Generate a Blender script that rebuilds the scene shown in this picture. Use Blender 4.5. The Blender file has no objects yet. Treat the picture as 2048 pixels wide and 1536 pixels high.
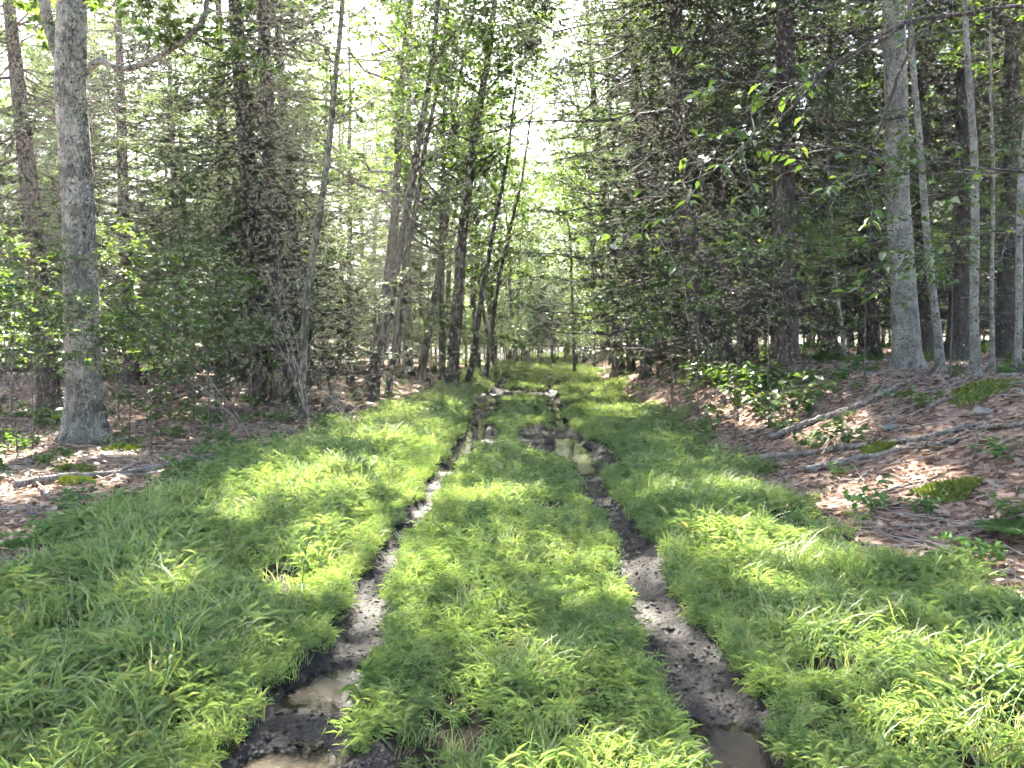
import bpy, math, random
import numpy as np
from mathutils import Vector, Matrix, Euler

# ---------------------------------------------------------------- camera, sky, sun, exposure
SC = bpy.context.scene
COL = SC.collection
R = math.radians
F_PX, CAM_H, PITCH = 1577.0, 1.5, R(2.83)
cam_d = bpy.data.cameras.new('camera'); cam = bpy.data.objects.new('camera', cam_d); COL.objects.link(cam)
cam_d.sensor_width = 36.0; cam_d.lens = F_PX / 2048 * 36.0; cam_d.clip_start = 0.05; cam_d.clip_end = 900
cam.location = (0, 0, CAM_H); cam.rotation_euler = (R(90) - PITCH, 0, 0)
SC.camera = cam
SUN_EL, SUN_AZ = R(44), R(-14)
SUN = np.array([math.sin(SUN_AZ) * math.cos(SUN_EL), math.cos(SUN_AZ) * math.cos(SUN_EL), math.sin(SUN_EL)])
W = bpy.data.worlds.new('World'); SC.world = W; W.use_nodes = True
wt = W.node_tree; wt.nodes.clear()
sky = wt.nodes.new('ShaderNodeTexSky'); sky.sky_type = 'NISHITA'; sky.sun_disc = False
sky.sun_elevation = SUN_EL; sky.sun_rotation = SUN_AZ; sky.dust_density = 2.5; sky.air_density = 1.0; sky.ozone_density = 1.0
bg = wt.nodes.new('ShaderNodeBackground'); bg.inputs[1].default_value = 0.05
wo = wt.nodes.new('ShaderNodeOutputWorld')
wt.links.new(sky.outputs[0], bg.inputs[0]); wt.links.new(bg.outputs[0], wo.inputs[0])
sun_d = bpy.data.lights.new('sun', 'SUN'); sun_d.energy = 5.0; sun_d.angle = R(0.55); sun_d.color = (1.0, 0.93, 0.80)
sun = bpy.data.objects.new('sun', sun_d); COL.objects.link(sun); sun.location = (-8, 30, 40)
sun.rotation_euler = Vector(-SUN).to_track_quat('-Z', 'Y').to_euler()
vs = SC.view_settings; vs.view_transform = 'Standard'; vs.look = 'None'; vs.gamma = 1.0; vs.exposure = 4.08; vs.use_curve_mapping = False
SC.render.engine = 'CYCLES'
cy = SC.cycles
cy.use_adaptive_sampling = True; cy.adaptive_threshold = .04; cy.adaptive_min_samples = 12
cy.max_bounces = 5; cy.diffuse_bounces = 3; cy.glossy_bounces = 2; cy.transmission_bounces = 4; cy.transparent_max_bounces = 4; cy.volume_bounces = 1
cy.caustics_reflective = False; cy.caustics_refractive = False
cy.sample_clamp_indirect = 6.0
cy.use_denoising = True
SC.render.filter_size = 1.7

# ---------------------------------------------------------------- helpers
def sstep(a, b, x):
    t = np.clip((np.asarray(x, float) - a) / (b - a), 0, 1); return t * t * (3 - 2 * t)
_nr = np.random.default_rng(7)
_NW = [( _nr.uniform(0, 6.283, 9), _nr.uniform(0.55, 1.6, 9), _nr.uniform(0, 6.283, 9)) for _ in range(8)]
def noise(x, y, wl, k=0):
    """smooth pseudo noise, about -1..1, wavelength wl"""
    a, f, p = _NW[k]; x = np.asarray(x, float); y = np.asarray(y, float); s = 0
    for i in range(9):
        q = 6.283 * f[i] / wl
        s = s + np.sin(q * (x * math.cos(a[i]) + y * math.sin(a[i])) + p[i] + 1.3 * np.sin(q * .37 * (y * math.cos(a[i]) - x * math.sin(a[i])) + p[i] * 2))
    return s / 4.2
def unit(v): return v / (np.linalg.norm(v, axis=-1, keepdims=True) + 1e-9)

RUT_Y = [-6, 2.8, 3.9, 4.6, 5.8, 7.6, 9.1, 11.3, 14.8, 18, 21.5, 26, 34, 45, 60, 90, 200]
RUT_L = [-.80, -.82, -.82, -.86, -.855, -.84, -.78, -.68, -.65, -.63, -.60, -.45, -.15, .55, 1.5, 3.2, 9]
RUT_R = [.80, .81, .80, .84, .90, .86, .87, .87, .90, 1.0, 1.12, 1.3, 1.6, 2.2, 3.1, 4.8, 10.6]
def xc(y): return np.interp(y, [-6, 8, 11, 21, 30, 43, 60, 80, 200], [0, .02, .1, .26, .6, 1.35, 2.4, 3.6, 10])
def rut_x(y, side):
    return np.interp(y, RUT_Y, RUT_L if side < 0 else RUT_R) + .025 * np.sin(y * 2.1 + side) + .015 * np.sin(y * 5.3 + 2 * side)
def rut_w(y, side):
    w = .175 + .025 * np.sin(y * 1.7 + side * 2) + .015 * np.sin(y * 4.1 + side)
    if side < 0:
        w = np.interp(y, [2, 3.2, 3.9, 4.8, 8, 10, 12, 16, 22, 26, 29], [.22, .22, .18, .125, .115, .15, .21, .22, .25, .14, 0])
    else:
        w = np.interp(y, [2, 3.2, 4.3, 6, 8, 9.5, 11, 13, 16, 20, 23, 26, 29], [.22, .215, .20, .16, .155, .21, .33, .29, .17, .20, .16, .10, 0])
    return w + .02 * np.sin(y * 3.3 + side * 2) + .012 * np.sin(y * 8.1 + side)
# puddles: side, y0, y1
PUD = [(-1, 2.2, 2.95), (-1, 3.3, 3.66), (-1, 9.6, 16.5), (-1, 19, 23.5), (1, 2.2, 3.2), (1, 9.3, 13.2), (1, 14.2, 22.5)]
WATER_Z = -0.075
def mud_mask(x, y):
    m = 0
    for s in (-1, 1):
        w = .93 * rut_w(y, s) + .03 * noise(x, y, .5, 1) + .025 * noise(x, y, .16, 2)
        m = np.maximum(m, 1 - sstep(.85, 1.2, np.abs(x - rut_x(y, s)) / np.maximum(w, .01)) * 1.0)
    def blob(cx, cy, rx, ry):
        return 1 - sstep(.6, 1.15, np.hypot((x - cx) / rx, (y - cy) / ry) + .22 * noise(x, y, .9, 3) + .12 * noise(x, y, .25, 4))
    for b in ((.42, 12.6, .45, 2.4), (-.42, 12.8, .3, 1.9), (.2, 23.6, 1.1, 1.6), (-.8, 21.5, .4, 2.6), (-.55, 2.45, .28, .45), (1.15, 11.0, .3, 1.6)):
        m = np.maximum(m, blob(*b))
    return np.where(y > 29, 0, m)
def rut_depth(y, s):
    d = np.full(np.shape(y), .040)
    for (ps, a, b) in PUD:
        if ps == s: d = d + .065 * sstep(a - .10, a + .2, y) * (1 - sstep(b - .2, b + .10, y))
    return d * (1 - sstep(24, 29, y))
def H(x, y, fine=True):
    x = np.asarray(x, float); y = np.asarray(y, float)
    u = x - xc(y)
    z = .05 * noise(x, y, 7, 0) * sstep(1.2, 3, np.abs(u)) + .02 * noise(x, y, 2.2, 1)
    z = z + 1.12 * sstep(np.interp(y, [8, 14], [2.5, 1.95]), np.interp(y, [8, 14], [6.2, 4.9]), u) * sstep(3, 9, y) * (1 - .35 * sstep(30, 60, y)) + .25 * sstep(7, 20, u)
    z = z + .28 * sstep(-3, -12, u) * sstep(14, 30, y) + .18 * sstep(18, 40, y)
    far = sstep(60, 140, y); z = z * (1 - far) + .5 * far
    if fine:
        for s in (-1, 1):
            w = np.maximum(rut_w(y, s), .02); q = np.abs(x - rut_x(y, s)) / w
            on = 1 - sstep(25, 29, y)
            z = z - rut_depth(y, s) * (1 - sstep(.45, 1.15, q)) + .022 * on * np.exp(-((q - 1.35) / .25) ** 2) * (1 + .8 * noise(x, y, .4, 5))
        m = mud_mask(x, y)
        z = z + m * (.013 * noise(x, y, .34, 3) + .011 * noise(x, y, .2, 2) + .007 * noise(x, y, .09, 6)) - .01 * m
    return z
def Hs(x, y): return float(H(np.array([x]), np.array([y]))[0])
def PX(px, y): return (px - 1024) / F_PX * y           # sideways metres of picture column px at distance y
def PZ(py, y): return CAM_H + y * math.tan(math.atan((768 - py) / F_PX) - PITCH)
def ground_at(px, py):
    """the point of the ground seen at a picture position"""
    a = math.atan((768 - py) / F_PX) - PITCH
    y = np.arange(2.2, 70, .01); x = (px - 1024) * y / F_PX
    hit = np.nonzero(CAM_H + y * math.tan(a) <= H(x, y))[0]
    i = hit[0] if len(hit) else len(y) - 1
    return float(x[i]), float(y[i])

def mk(name, V, faces, mats, smooth=True, attrs=None):
    """mesh from vertex array and list of (index array, material index)"""
    me = bpy.data.meshes.new(name)
    V = np.ascontiguousarray(V, np.float32).reshape(-1, 3)
    me.vertices.add(len(V)); me.vertices.foreach_set('co', V.ravel())
    faces = [(np.asarray(f, np.int32), m) for f, m in faces if len(f)]
    loops = np.concatenate([f.ravel() for f, m in faces]); me.loops.add(len(loops)); me.loops.foreach_set('vertex_index', loops)
    tot = np.concatenate([np.full(len(f), f.shape[1], np.int32) for f, m in faces]); st = np.concatenate([[0], np.cumsum(tot)[:-1]]).astype(np.int32)
    me.polygons.add(len(tot)); me.polygons.foreach_set('loop_start', st)
    me.polygons.foreach_set('material_index', np.concatenate([np.full(len(f), m, np.int32) for f, m in faces]))
    me.polygons.foreach_set('use_smooth', np.full(len(tot), smooth, bool))
    for m in mats: me.materials.append(m)
    if attrs:
        for k, a in attrs.items():
            at = me.attributes.new(k, 'FLOAT', 'POINT'); at.data.foreach_set('value', np.ascontiguousarray(a, np.float32))
    me.update(calc_edges=True)
    return me
class Geo:
    def __init__(s): s.V = []; s.F = []; s.n = 0
    def add(s, V, faces, m=0):
        V = np.asarray(V, float).reshape(-1, 3)
        for f in (faces if isinstance(faces, list) else [faces]):
            if len(f): s.F.append((np.asarray(f) + s.n, m))
        s.V.append(V); s.n += len(V)
    def mesh(s, name, mats, smooth=True): return mk(name, np.concatenate(s.V), s.F, mats, smooth)
def obj(name, me, parent=None, loc=(0, 0, 0), rot=(0, 0, 0), scale=(1, 1, 1)):
    o = bpy.data.objects.new(name, me); COL.objects.link(o); o.parent = parent
    o.location = loc; o.rotation_euler = rot; o.scale = scale
    return o
def tag(o, label=None, cat=None, group=None, kind=None):
    if label: o['label'] = label
    if cat: o['category'] = cat
    if group: o['group'] = group
    if kind: o['kind'] = kind
    return o
def tubes(P, Rr, k=3, wob=0, rng=None, cap=False):
    """tubes along polylines P (K,n,3) with radii (K,n)"""
    P = np.asarray(P, float); Rr = np.asarray(Rr, float)
    if P.ndim == 2: P = P[None]; Rr = Rr[None]
    K, n = P.shape[:2]
    T = unit(np.gradient(P, axis=1)) if n > 2 else unit(np.repeat((P[:, 1:] - P[:, :1]), 2, axis=1))
    ref = np.where((np.abs(T[:, :1, 2:3]) > .8), np.array([1., 0, 0]), np.array([0, 0, 1.]))
    A = unit(np.cross(T, np.broadcast_to(ref, T.shape))); B = np.cross(T, A)
    th = np.arange(k) * 2 * math.pi / k
    rad = Rr[:, :, None] * np.ones(k)
    if wob: rad = rad * (1 + wob * rng.standard_normal((K, n, k)))
    V = P[:, :, None] + rad[..., None] * (A[:, :, None] * np.cos(th)[None, None, :, None] + B[:, :, None] * np.sin(th)[None, None, :, None])
    i = np.arange(K)[:, None, None] * n * k; j = np.arange(n - 1)[None, :, None] * k; c = np.arange(k)[None, None, :]; c2 = (c + 1) % k
    Q = np.stack(np.broadcast_arrays(i + j + c, i + j + c2, i + j + k + c2, i + j + k + c), -1).reshape(-1, 4)
    fs = [Q]
    if cap: fs.append((np.arange(K)[:, None] * n * k + (n - 1) * k + np.arange(k)[None])); fs.append((np.arange(K)[:, None] * n * k + np.arange(k)[None, ::-1]))
    return V.reshape(-1, 3), fs
def leaf_quads(B, D, Nn, L, Wd, fold=.25, droop=.15):
    """folded diamond leaves -> verts (N,4,3)"""
    S = unit(np.cross(D, Nn)); Nn = np.cross(S, D)
    L = np.asarray(L)[:, None]; Wd = np.asarray(Wd)[:, None]
    mid = B + D * L * .45 - Nn * L * .02
    return np.stack([B, mid - S * Wd * .5 + Nn * Wd * fold, B + D * L - Nn * L * droop, mid + S * Wd * .5 + Nn * Wd * fold], 1)
def leaf_faces(n, off=0):
    i = np.arange(n)[:, None] * 4 + off
    return np.concatenate([i + np.array([[0, 1, 2]]), i + np.array([[0, 2, 3]])], 0)
def grow(rng, P, Rr, n, length, ang, flat=1.0, up=.1, t0=.2, t1=1.0, npts=4, rr=.5, taper=.25, jit=.06, shrink=0):
    """n side shoots from each polyline"""
    K, m = P.shape[:2]
    par = np.repeat(np.arange(K), n); t = rng.uniform(t0, t1, len(par)); f = t * (m - 1); i0 = np.minimum(f.astype(int), m - 2); a = (f - i0)[:, None]
    p0 = P[par, i0] * (1 - a) + P[par, i0 + 1] * a; tan = unit(P[par, i0 + 1] - P[par, i0])
    r0 = (Rr[par, i0] * (1 - a[:, 0]) + Rr[par, i0 + 1] * a[:, 0]) * rr
    rnd = unit(rng.standard_normal((len(par), 3))); perp = unit(np.cross(tan, rnd))
    an = rng.uniform(ang[0], ang[1], len(par))[:, None]
    d = np.cos(an) * tan + np.sin(an) * perp; d[:, 2] *= flat; d = unit(d)
    L = rng.uniform(length[0], length[1], len(par)) * (1 - shrink * t)
    s = np.linspace(0, 1, npts)
    Q = p0[:, None] + d[:, None] * (L[:, None] * s)[..., None]
    Q[..., 2] += up * (L[:, None] * s ** 2)
    Q[:, 1:] += rng.standard_normal((len(par), npts - 1, 3)) * (jit * L)[:, None, None]
    rad = r0[:, None] * (1 - (1 - taper) * s)[None]
    return Q, np.maximum(rad, .0012)
def leaves_on(rng, P, n, size, spread=.8, wr=.6, hor=1.0, droop=.15, t0=.1):
    """leaves along polylines (N,4,3)"""
    K, m = P.shape[:2]; par = np.repeat(np.arange(K), n); t = rng.uniform(t0, 1, len(par)); f = t * (m - 1); i0 = np.minimum(f.astype(int), m - 2); a = (f - i0)[:, None]
    p = P[par, i0] * (1 - a) + P[par, i0 + 1] * a; tan = unit(P[par, i0 + 1] - P[par, i0])
    side = unit(np.cross(tan, [0, 0, 1.0])) * rng.choice([-1, 1], len(par))[:, None]
    d = unit(tan * rng.uniform(.1, .9, (len(par), 1)) + side * spread + rng.standard_normal((len(par), 3)) * .35)
    d[:, 2] = d[:, 2] * .6 - .12; d = unit(d)
    nn = unit(np.array([0, 0, 1.0]) * hor + rng.standard_normal((len(par), 3)) * .42)
    L = size * rng.uniform(.6, 1.25, len(par))
    return leaf_quads(p + d * .01, d, nn, L, L * wr * rng.uniform(.8, 1.15, len(par)), fold=.18, droop=droop)

# ---------------------------------------------------------------- materials
def nodes(name):
    m = bpy.data.materials.new(name); m.use_nodes = True; nt = m.node_tree; nt.nodes.clear()
    return m, nt, nt.nodes.new('ShaderNodeOutputMaterial')
def nd(nt, t, ins=None, **kw):
    n = nt.nodes.new('ShaderNode' + t)
    for k, v in kw.items(): setattr(n, k, v)
    for k, v in (ins or {}).items():
        if isinstance(v, bpy.types.NodeSocket): nt.links.new(v, n.inputs[k])
        else: n.inputs[k].default_value = v
    return n
def ramp(nt, fac, stops):
    n = nd(nt, 'ValToRGB', {0: fac}); e = n.color_ramp.elements
    while len(e) < len(stops): e.new(.5)
    for i, (p, c) in enumerate(stops): e[i].position = p; e[i].color = (*c, 1)
    return n.outputs[0]
def leaf_mat(name, stops, trans=.45, tint=(1.5, 1.35, .55), gloss=.06, rough=.4):
    m, nt, out = nodes(name)
    geo = nd(nt, 'NewGeometry'); oi = nd(nt, 'ObjectInfo')
    a = nd(nt, 'Math', {0: geo.outputs['Random Per Island'], 1: .65}, operation='MULTIPLY')
    b = nd(nt, 'Math', {0: oi.outputs['Random'], 1: .35}, operation='MULTIPLY')
    f = nd(nt, 'Math', {0: a.outputs[0], 1: b.outputs[0]}, operation='ADD')
    c = ramp(nt, f.outputs[0], stops)
    tc = nd(nt, 'Mix', {6: c, 7: (*tint, 1)}, data_type='RGBA', blend_type='MULTIPLY'); tc.inputs[0].default_value = 1
    df = nd(nt, 'BsdfDiffuse', {0: c}); tr = nd(nt, 'BsdfTranslucent', {0: tc.outputs[2]})
    mx = nd(nt, 'MixShader', {0: trans, 1: df.outputs[0], 2: tr.outputs[0]})
    gl = nd(nt, 'BsdfGlossy', {0: (.9, .95, .9, 1), 1: rough})
    fr = nd(nt, 'LayerWeight', {0: .25})
    ff = nd(nt, 'Math', {0: fr.outputs[0], 1: gloss * 4, 2: gloss * .5}, operation='MULTIPLY_ADD')
    mg = nd(nt, 'MixShader', {0: ff.outputs[0], 1: mx.outputs[0], 2: gl.outputs[0]})
    nt.links.new(mg.outputs[0], out.inputs[0])
    return m
def bark_mat(name, c0, c1, c2, sc=9, stretch=.22, bump=.6, lichen=None, moss=None, rough=.9):
    m, nt, out = nodes(name)
    tc = nd(nt, 'TexCoord'); oi = nd(nt, 'ObjectInfo')
    mp = nd(nt, 'Mapping', {0: tc.outputs['Object'], 3: (sc, sc, sc * stretch)})
    off = nd(nt, 'Math', {0: oi.outputs['Random'], 1: 50.0}, operation='MULTIPLY')
    va = nd(nt, 'VectorMath', {0: mp.outputs[0], 1: off.outputs[0]}, operation='ADD')
    n1 = nd(nt, 'TexNoise', {'Vector': va.outputs[0], 'Scale': 1.0, 'Detail': 6.0, 'Roughness': .65})
    v1 = nd(nt, 'TexVoronoi', {'Vector': va.outputs[0], 'Scale': 1.6}, feature='DISTANCE_TO_EDGE')
    cr = sstepn(nt, v1.outputs[0], 0, .18)
    c = ramp(nt, n1.outputs[0], [(.3, c0), (.52, c1), (.75, c2)])
    if lichen:
        n2 = nd(nt, 'TexNoise', {'Vector': tc.outputs['Object'], 'Scale': 3.2, 'Detail': 7.0, 'Roughness': .75})
        k = ramp(nt, n2.outputs[0], [(.47, (0, 0, 0)), (.56, (1, 1, 1))])
        mm = nd(nt, 'Mix', {0: k, 6: c, 7: (*lichen, 1)}, data_type='RGBA'); c = mm.outputs[2]
        n4 = nd(nt, 'TexNoise', {'Vector': tc.outputs['Object'], 'Scale': 26.0, 'Detail': 3.0})
        k4 = ramp(nt, n4.outputs[0], [(.60, (0, 0, 0)), (.66, (1, 1, 1))])
        m4 = nd(nt, 'Mix', {0: k4, 6: c, 7: (*[q * .5 for q in c0], 1)}, data_type='RGBA'); c = m4.outputs[2]
    if moss:
        n3 = nd(nt, 'TexNoise', {'Vector': tc.outputs['Object'], 'Scale': 1.7, 'Detail': 5.0})
        k = ramp(nt, n3.outputs[0], [(.55, (0, 0, 0)), (.7, (.7, .7, .7))])
        mm = nd(nt, 'Mix', {0: k, 6: c, 7: (*moss, 1)}, data_type='RGBA'); c = mm.outputs[2]
    h = nd(nt, 'Math', {0: n1.outputs[0], 1: cr}, operation='MULTIPLY')
    bp = nd(nt, 'Bump', {'Strength': bump, 'Distance': .055, 'Height': h.outputs[0]})
    b = nd(nt, 'BsdfPrincipled', {'Base Color': c, 'Roughness': rough, 'Normal': bp.outputs[0], 'Specular IOR Level': .2})
    nt.links.new(b.outputs[0], out.inputs[0])
    return m
def sstepn(nt, v, a, b):
    n = nd(nt, 'MapRange', {0: v, 1: a, 2: b}); n.interpolation_type = 'SMOOTHSTEP'; return n.outputs[0]

M = {}
M['leaf'] = leaf_mat('broad_leaf', [(0, (.055, .115, .028)), (.5, (.085, .16, .038)), (.85, (.12, .195, .045)), (1, (.19, .22, .05))], .47, tint=(1.25, 1.2, .42), gloss=.022)
M['leaf_near'] = leaf_mat('near_leaf', [(0, (.045, .085, .026)), (.6, (.06, .115, .034)), (1, (.12, .16, .04))], .45, gloss=.018)
M['needle'] = leaf_mat('conifer_needle', [(0, (.045, .075, .036)), (.6, (.068, .105, .05)), (1, (.10, .125, .06))], .4, tint=(1.35, 1.3, .7), gloss=.018, rough=.5)
M['dead_needle'] = leaf_mat('dead_needle', [(0, (.09, .075, .06)), (1, (.19, .16, .12))], .2, tint=(1, 1, 1), gloss=.03)
M['grass'] = leaf_mat('grass_blade', [(0, (.11, .18, .07)), (.4, (.165, .245, .095)), (.78, (.23, .30, .12)), (.92, (.31, .33, .15)), (1, (.40, .35, .21))], .45, tint=(1.3, 1.25, .65), gloss=.016, rough=.55)
M['weed'] = leaf_mat('weed_leaf', [(0, (.05, .11, .03)), (1, (.09, .16, .05))], .3, gloss=.006, rough=.6)
M['moss'] = leaf_mat('moss_tuft', [(0, (.07, .11, .02)), (1, (.16, .2, .03))], .3, gloss=.02)
M['litter'] = leaf_mat('dry_leaf', [(0, (.075, .046, .030)), (.35, (.155, .10, .066)), (.7, (.205, .137, .09)), (.93, (.30, .215, .145)), (1, (.34, .15, .055))], .18, tint=(1.1, .9, .7), gloss=.022, rough=.45)
M['bark_conifer'] = bark_mat('conifer_bark', (.032, .025, .020), (.072, .058, .048), (.125, .105, .09), 14, .35, .8)
M['bark_grey'] = bark_mat('grey_bark', (.05, .046, .038), (.16, .148, .125), (.29, .27, .23), 13, .4, 1.0, lichen=(.34, .325, .27), moss=(.08, .09, .04))
M['bark_smooth'] = bark_mat('smooth_bark', (.075, .07, .058), (.16, .15, .125), (.24, .225, .19), 10, .5, .6, lichen=(.25, .24, .20))
M['bark_olive'] = bark_mat('olive_bark', (.045, .045, .032), (.085, .085, .06), (.14, .135, .10), 12, .4, .5)
M['bark_dark'] = bark_mat('dark_bark', (.035, .03, .025), (.07, .06, .05), (.12, .105, .09), 12, .3, .7)
M['twig'] = bark_mat('dead_twig', (.13, .11, .095), (.24, .21, .185), (.34, .31, .28), 20, .3, .2)
M['log'] = bark_mat('fallen_wood', (.08, .066, .055), (.19, .165, .14), (.34, .305, .27), 10, .5, .8)
def ground_mat():
    m, nt, out = nodes('forest_soil')
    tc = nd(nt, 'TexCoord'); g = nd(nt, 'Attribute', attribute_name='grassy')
    v = nd(nt, 'TexVoronoi', {'Vector': tc.outputs['Object'], 'Scale': 16.0, 'Randomness': 1.0})
    n = nd(nt, 'TexNoise', {'Vector': tc.outputs['Object'], 'Scale': 4.0, 'Detail': 9.0, 'Roughness': .7})
    sx = nd(nt, 'SeparateColor', {0: v.outputs['Color']})
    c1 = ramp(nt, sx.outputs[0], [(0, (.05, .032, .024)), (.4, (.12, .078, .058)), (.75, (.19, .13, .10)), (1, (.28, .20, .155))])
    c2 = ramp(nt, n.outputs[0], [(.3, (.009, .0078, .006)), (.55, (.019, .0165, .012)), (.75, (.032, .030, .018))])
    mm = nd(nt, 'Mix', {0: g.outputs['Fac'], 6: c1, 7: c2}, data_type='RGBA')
    hh = nd(nt, 'Math', {0: sx.outputs[1], 1: n.outputs[0]}, operation='ADD')
    bp = nd(nt, 'Bump', {'Strength': .7, 'Distance': .03, 'Height': hh.outputs[0]})
    b = nd(nt, 'BsdfPrincipled', {'Base Color': mm.outputs[2], 'Roughness': .95, 'Normal': bp.outputs[0], 'Specular IOR Level': .04})
    nt.links.new(b.outputs[0], out.inputs[0]); return m
def mud_mat():
    m, nt, out = nodes('wet_mud')
    tc = nd(nt, 'TexCoord')
    n = nd(nt, 'TexNoise', {'Vector': tc.outputs['Object'], 'Scale': 5.0, 'Detail': 8.0, 'Roughness': .65})
    n2 = nd(nt, 'TexNoise', {'Vector': tc.outputs['Object'], 'Scale': 38.0, 'Detail': 5.0, 'Roughness': .7})
    v = nd(nt, 'TexVoronoi', {'Vector': tc.outputs['Object'], 'Scale': 45.0})
    c = ramp(nt, n.outputs[0], [(.3, (.012, .0112, .0108)), (.5, (.025, .0235, .0225)), (.7, (.044, .041, .039))])
    r = ramp(nt, n.outputs[0], [(.35, (.42, .42, .42)), (.65, (.75, .75, .75))])
    h = nd(nt, 'Math', {0: n2.outputs[0], 1: v.outputs[0]}, operation='ADD')
    bp = nd(nt, 'Bump', {'Strength': .8, 'Distance': .010, 'Height': h.outputs[0]})
    b = nd(nt, 'BsdfPrincipled', {'Base Color': c, 'Roughness': r, 'Normal': bp.outputs[0], 'Specular IOR Level': .07})
    nt.links.new(b.outputs[0], out.inputs[0]); return m
def water_mat():
    m, nt, out = nodes('muddy_water')
    tc = nd(nt, 'TexCoord'); dp = nd(nt, 'Attribute', attribute_name='depth')
    n = nd(nt, 'TexNoise', {'Vector': tc.outputs['Object'], 'Scale': 7.0, 'Detail': 3.0})
    c = ramp(nt, n.outputs[0], [(.3, (.050, .044, .034)), (.7, (.080, .070, .054))])
    n2 = nd(nt, 'TexNoise', {'Vector': tc.outputs['Object'], 'Scale': 22.0, 'Detail': 2.0})
    bp = nd(nt, 'Bump', {'Strength': .05, 'Distance': .01, 'Height': n2.outputs[0]})
    df = nd(nt, 'BsdfDiffuse', {0: c}); tr = nd(nt, 'BsdfTransparent', {0: (.8, .77, .72, 1)})
    k = sstepn(nt, dp.outputs['Fac'], .004, .05)
    mx = nd(nt, 'MixShader', {0: k, 1: tr.outputs[0], 2: df.outputs[0]})
    gl = nd(nt, 'BsdfGlossy', {0: (1, 1, 1, 1), 1: .04, 'Normal': bp.outputs[0]}); fr = nd(nt, 'Fresnel', {0: 1.33})
    mg = nd(nt, 'MixShader', {0: fr.outputs[0], 1: mx.outputs[0], 2: gl.outputs[0]})
    nt.links.new(mg.outputs[0], out.inputs[0]); return m
def stone_mat():
    m, nt, out = nodes('pale_stone')
    tc = nd(nt, 'TexCoord')
    n = nd(nt, 'TexNoise', {'Vector': tc.outputs['Object'], 'Scale': 9.0, 'Detail': 8.0, 'Roughness': .7})
    c = ramp(nt, n.outputs[0], [(.35, (.07, .065, .055)), (.5, (.14, .13, .115)), (.7, (.24, .225, .20))])
    bp = nd(nt, 'Bump', {'Strength': .6, 'Distance': .02, 'Height': n.outputs[0]})
    b = nd(nt, 'BsdfPrincipled', {'Base Color': c, 'Roughness': .8, 'Normal': bp.outputs[0]})
    nt.links.new(b.outputs[0], out.inputs[0]); return m
M['ground'] = ground_mat(); M['mud'] = mud_mat(); M['water'] = water_mat(); M['stone'] = stone_mat()

# ---------------------------------------------------------------- ground, ruts, puddles
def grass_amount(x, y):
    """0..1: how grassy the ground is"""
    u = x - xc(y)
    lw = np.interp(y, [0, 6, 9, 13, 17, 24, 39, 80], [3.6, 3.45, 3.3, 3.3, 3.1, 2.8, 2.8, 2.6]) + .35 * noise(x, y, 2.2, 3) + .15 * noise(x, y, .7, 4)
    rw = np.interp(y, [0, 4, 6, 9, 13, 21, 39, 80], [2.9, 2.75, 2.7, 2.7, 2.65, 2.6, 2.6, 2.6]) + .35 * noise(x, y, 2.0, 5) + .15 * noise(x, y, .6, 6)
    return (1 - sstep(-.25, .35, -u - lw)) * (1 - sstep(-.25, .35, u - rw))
def build_ground():
    ys = list(np.arange(-6, 2, .3)); y = 2.0
    while y < 30: ys.append(y); y += max(.02, .0075 * y)
    while y < 260: ys.append(y); y += .035 * y
    ys = np.array(ys)
    us = list(np.arange(-1.75, 1.95, .026)); st = .03; a = us[-1]; out = []
    while a < 190: st *= 1.12; a += st; out.append(a)
    st = .03; a = us[0]; lo = []
    while a > -190: st *= 1.12; a -= st; lo.append(a)
    us = np.array(lo[::-1] + us + out)
    X = us[None] + xc(ys)[:, None]; Y = np.repeat(ys[:, None], len(us), 1)
    Z = H(X, Y); n, m = X.shape
    V = np.stack([X, Y, Z], -1).reshape(-1, 3)
    i = (np.arange(n - 1)[:, None] * m + np.arange(m - 1)[None]); Q = np.stack([i, i + 1, i + m + 1, i + m], -1).reshape(-1, 4)
    mm = mud_mask(X, Y).ravel(); isum = mm[Q].mean(1) > .5
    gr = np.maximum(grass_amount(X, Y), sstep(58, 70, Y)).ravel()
    def sub(q, name, mat):
        used, inv = np.unique(q, return_inverse=True)
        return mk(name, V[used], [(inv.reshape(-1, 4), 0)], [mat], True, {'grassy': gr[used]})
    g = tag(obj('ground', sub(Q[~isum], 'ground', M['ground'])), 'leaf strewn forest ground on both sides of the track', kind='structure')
    # the mud is split at the middle into the two wheel ruts
    cx = V[Q].mean(1); left = cx[:, 0] < xc(cx[:, 1])
    tag(obj('mud_rut', sub(Q[isum & left], 'mud_rut', M['mud'])), 'wet dark mud of the wheel rut on the side of the lichened tree', kind='structure')
    tag(obj('mud_rut', sub(Q[isum & ~left], 'mud_rut', M['mud'])), 'wet dark mud of the wheel rut on the side of the bank', kind='structure')
build_ground()
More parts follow.
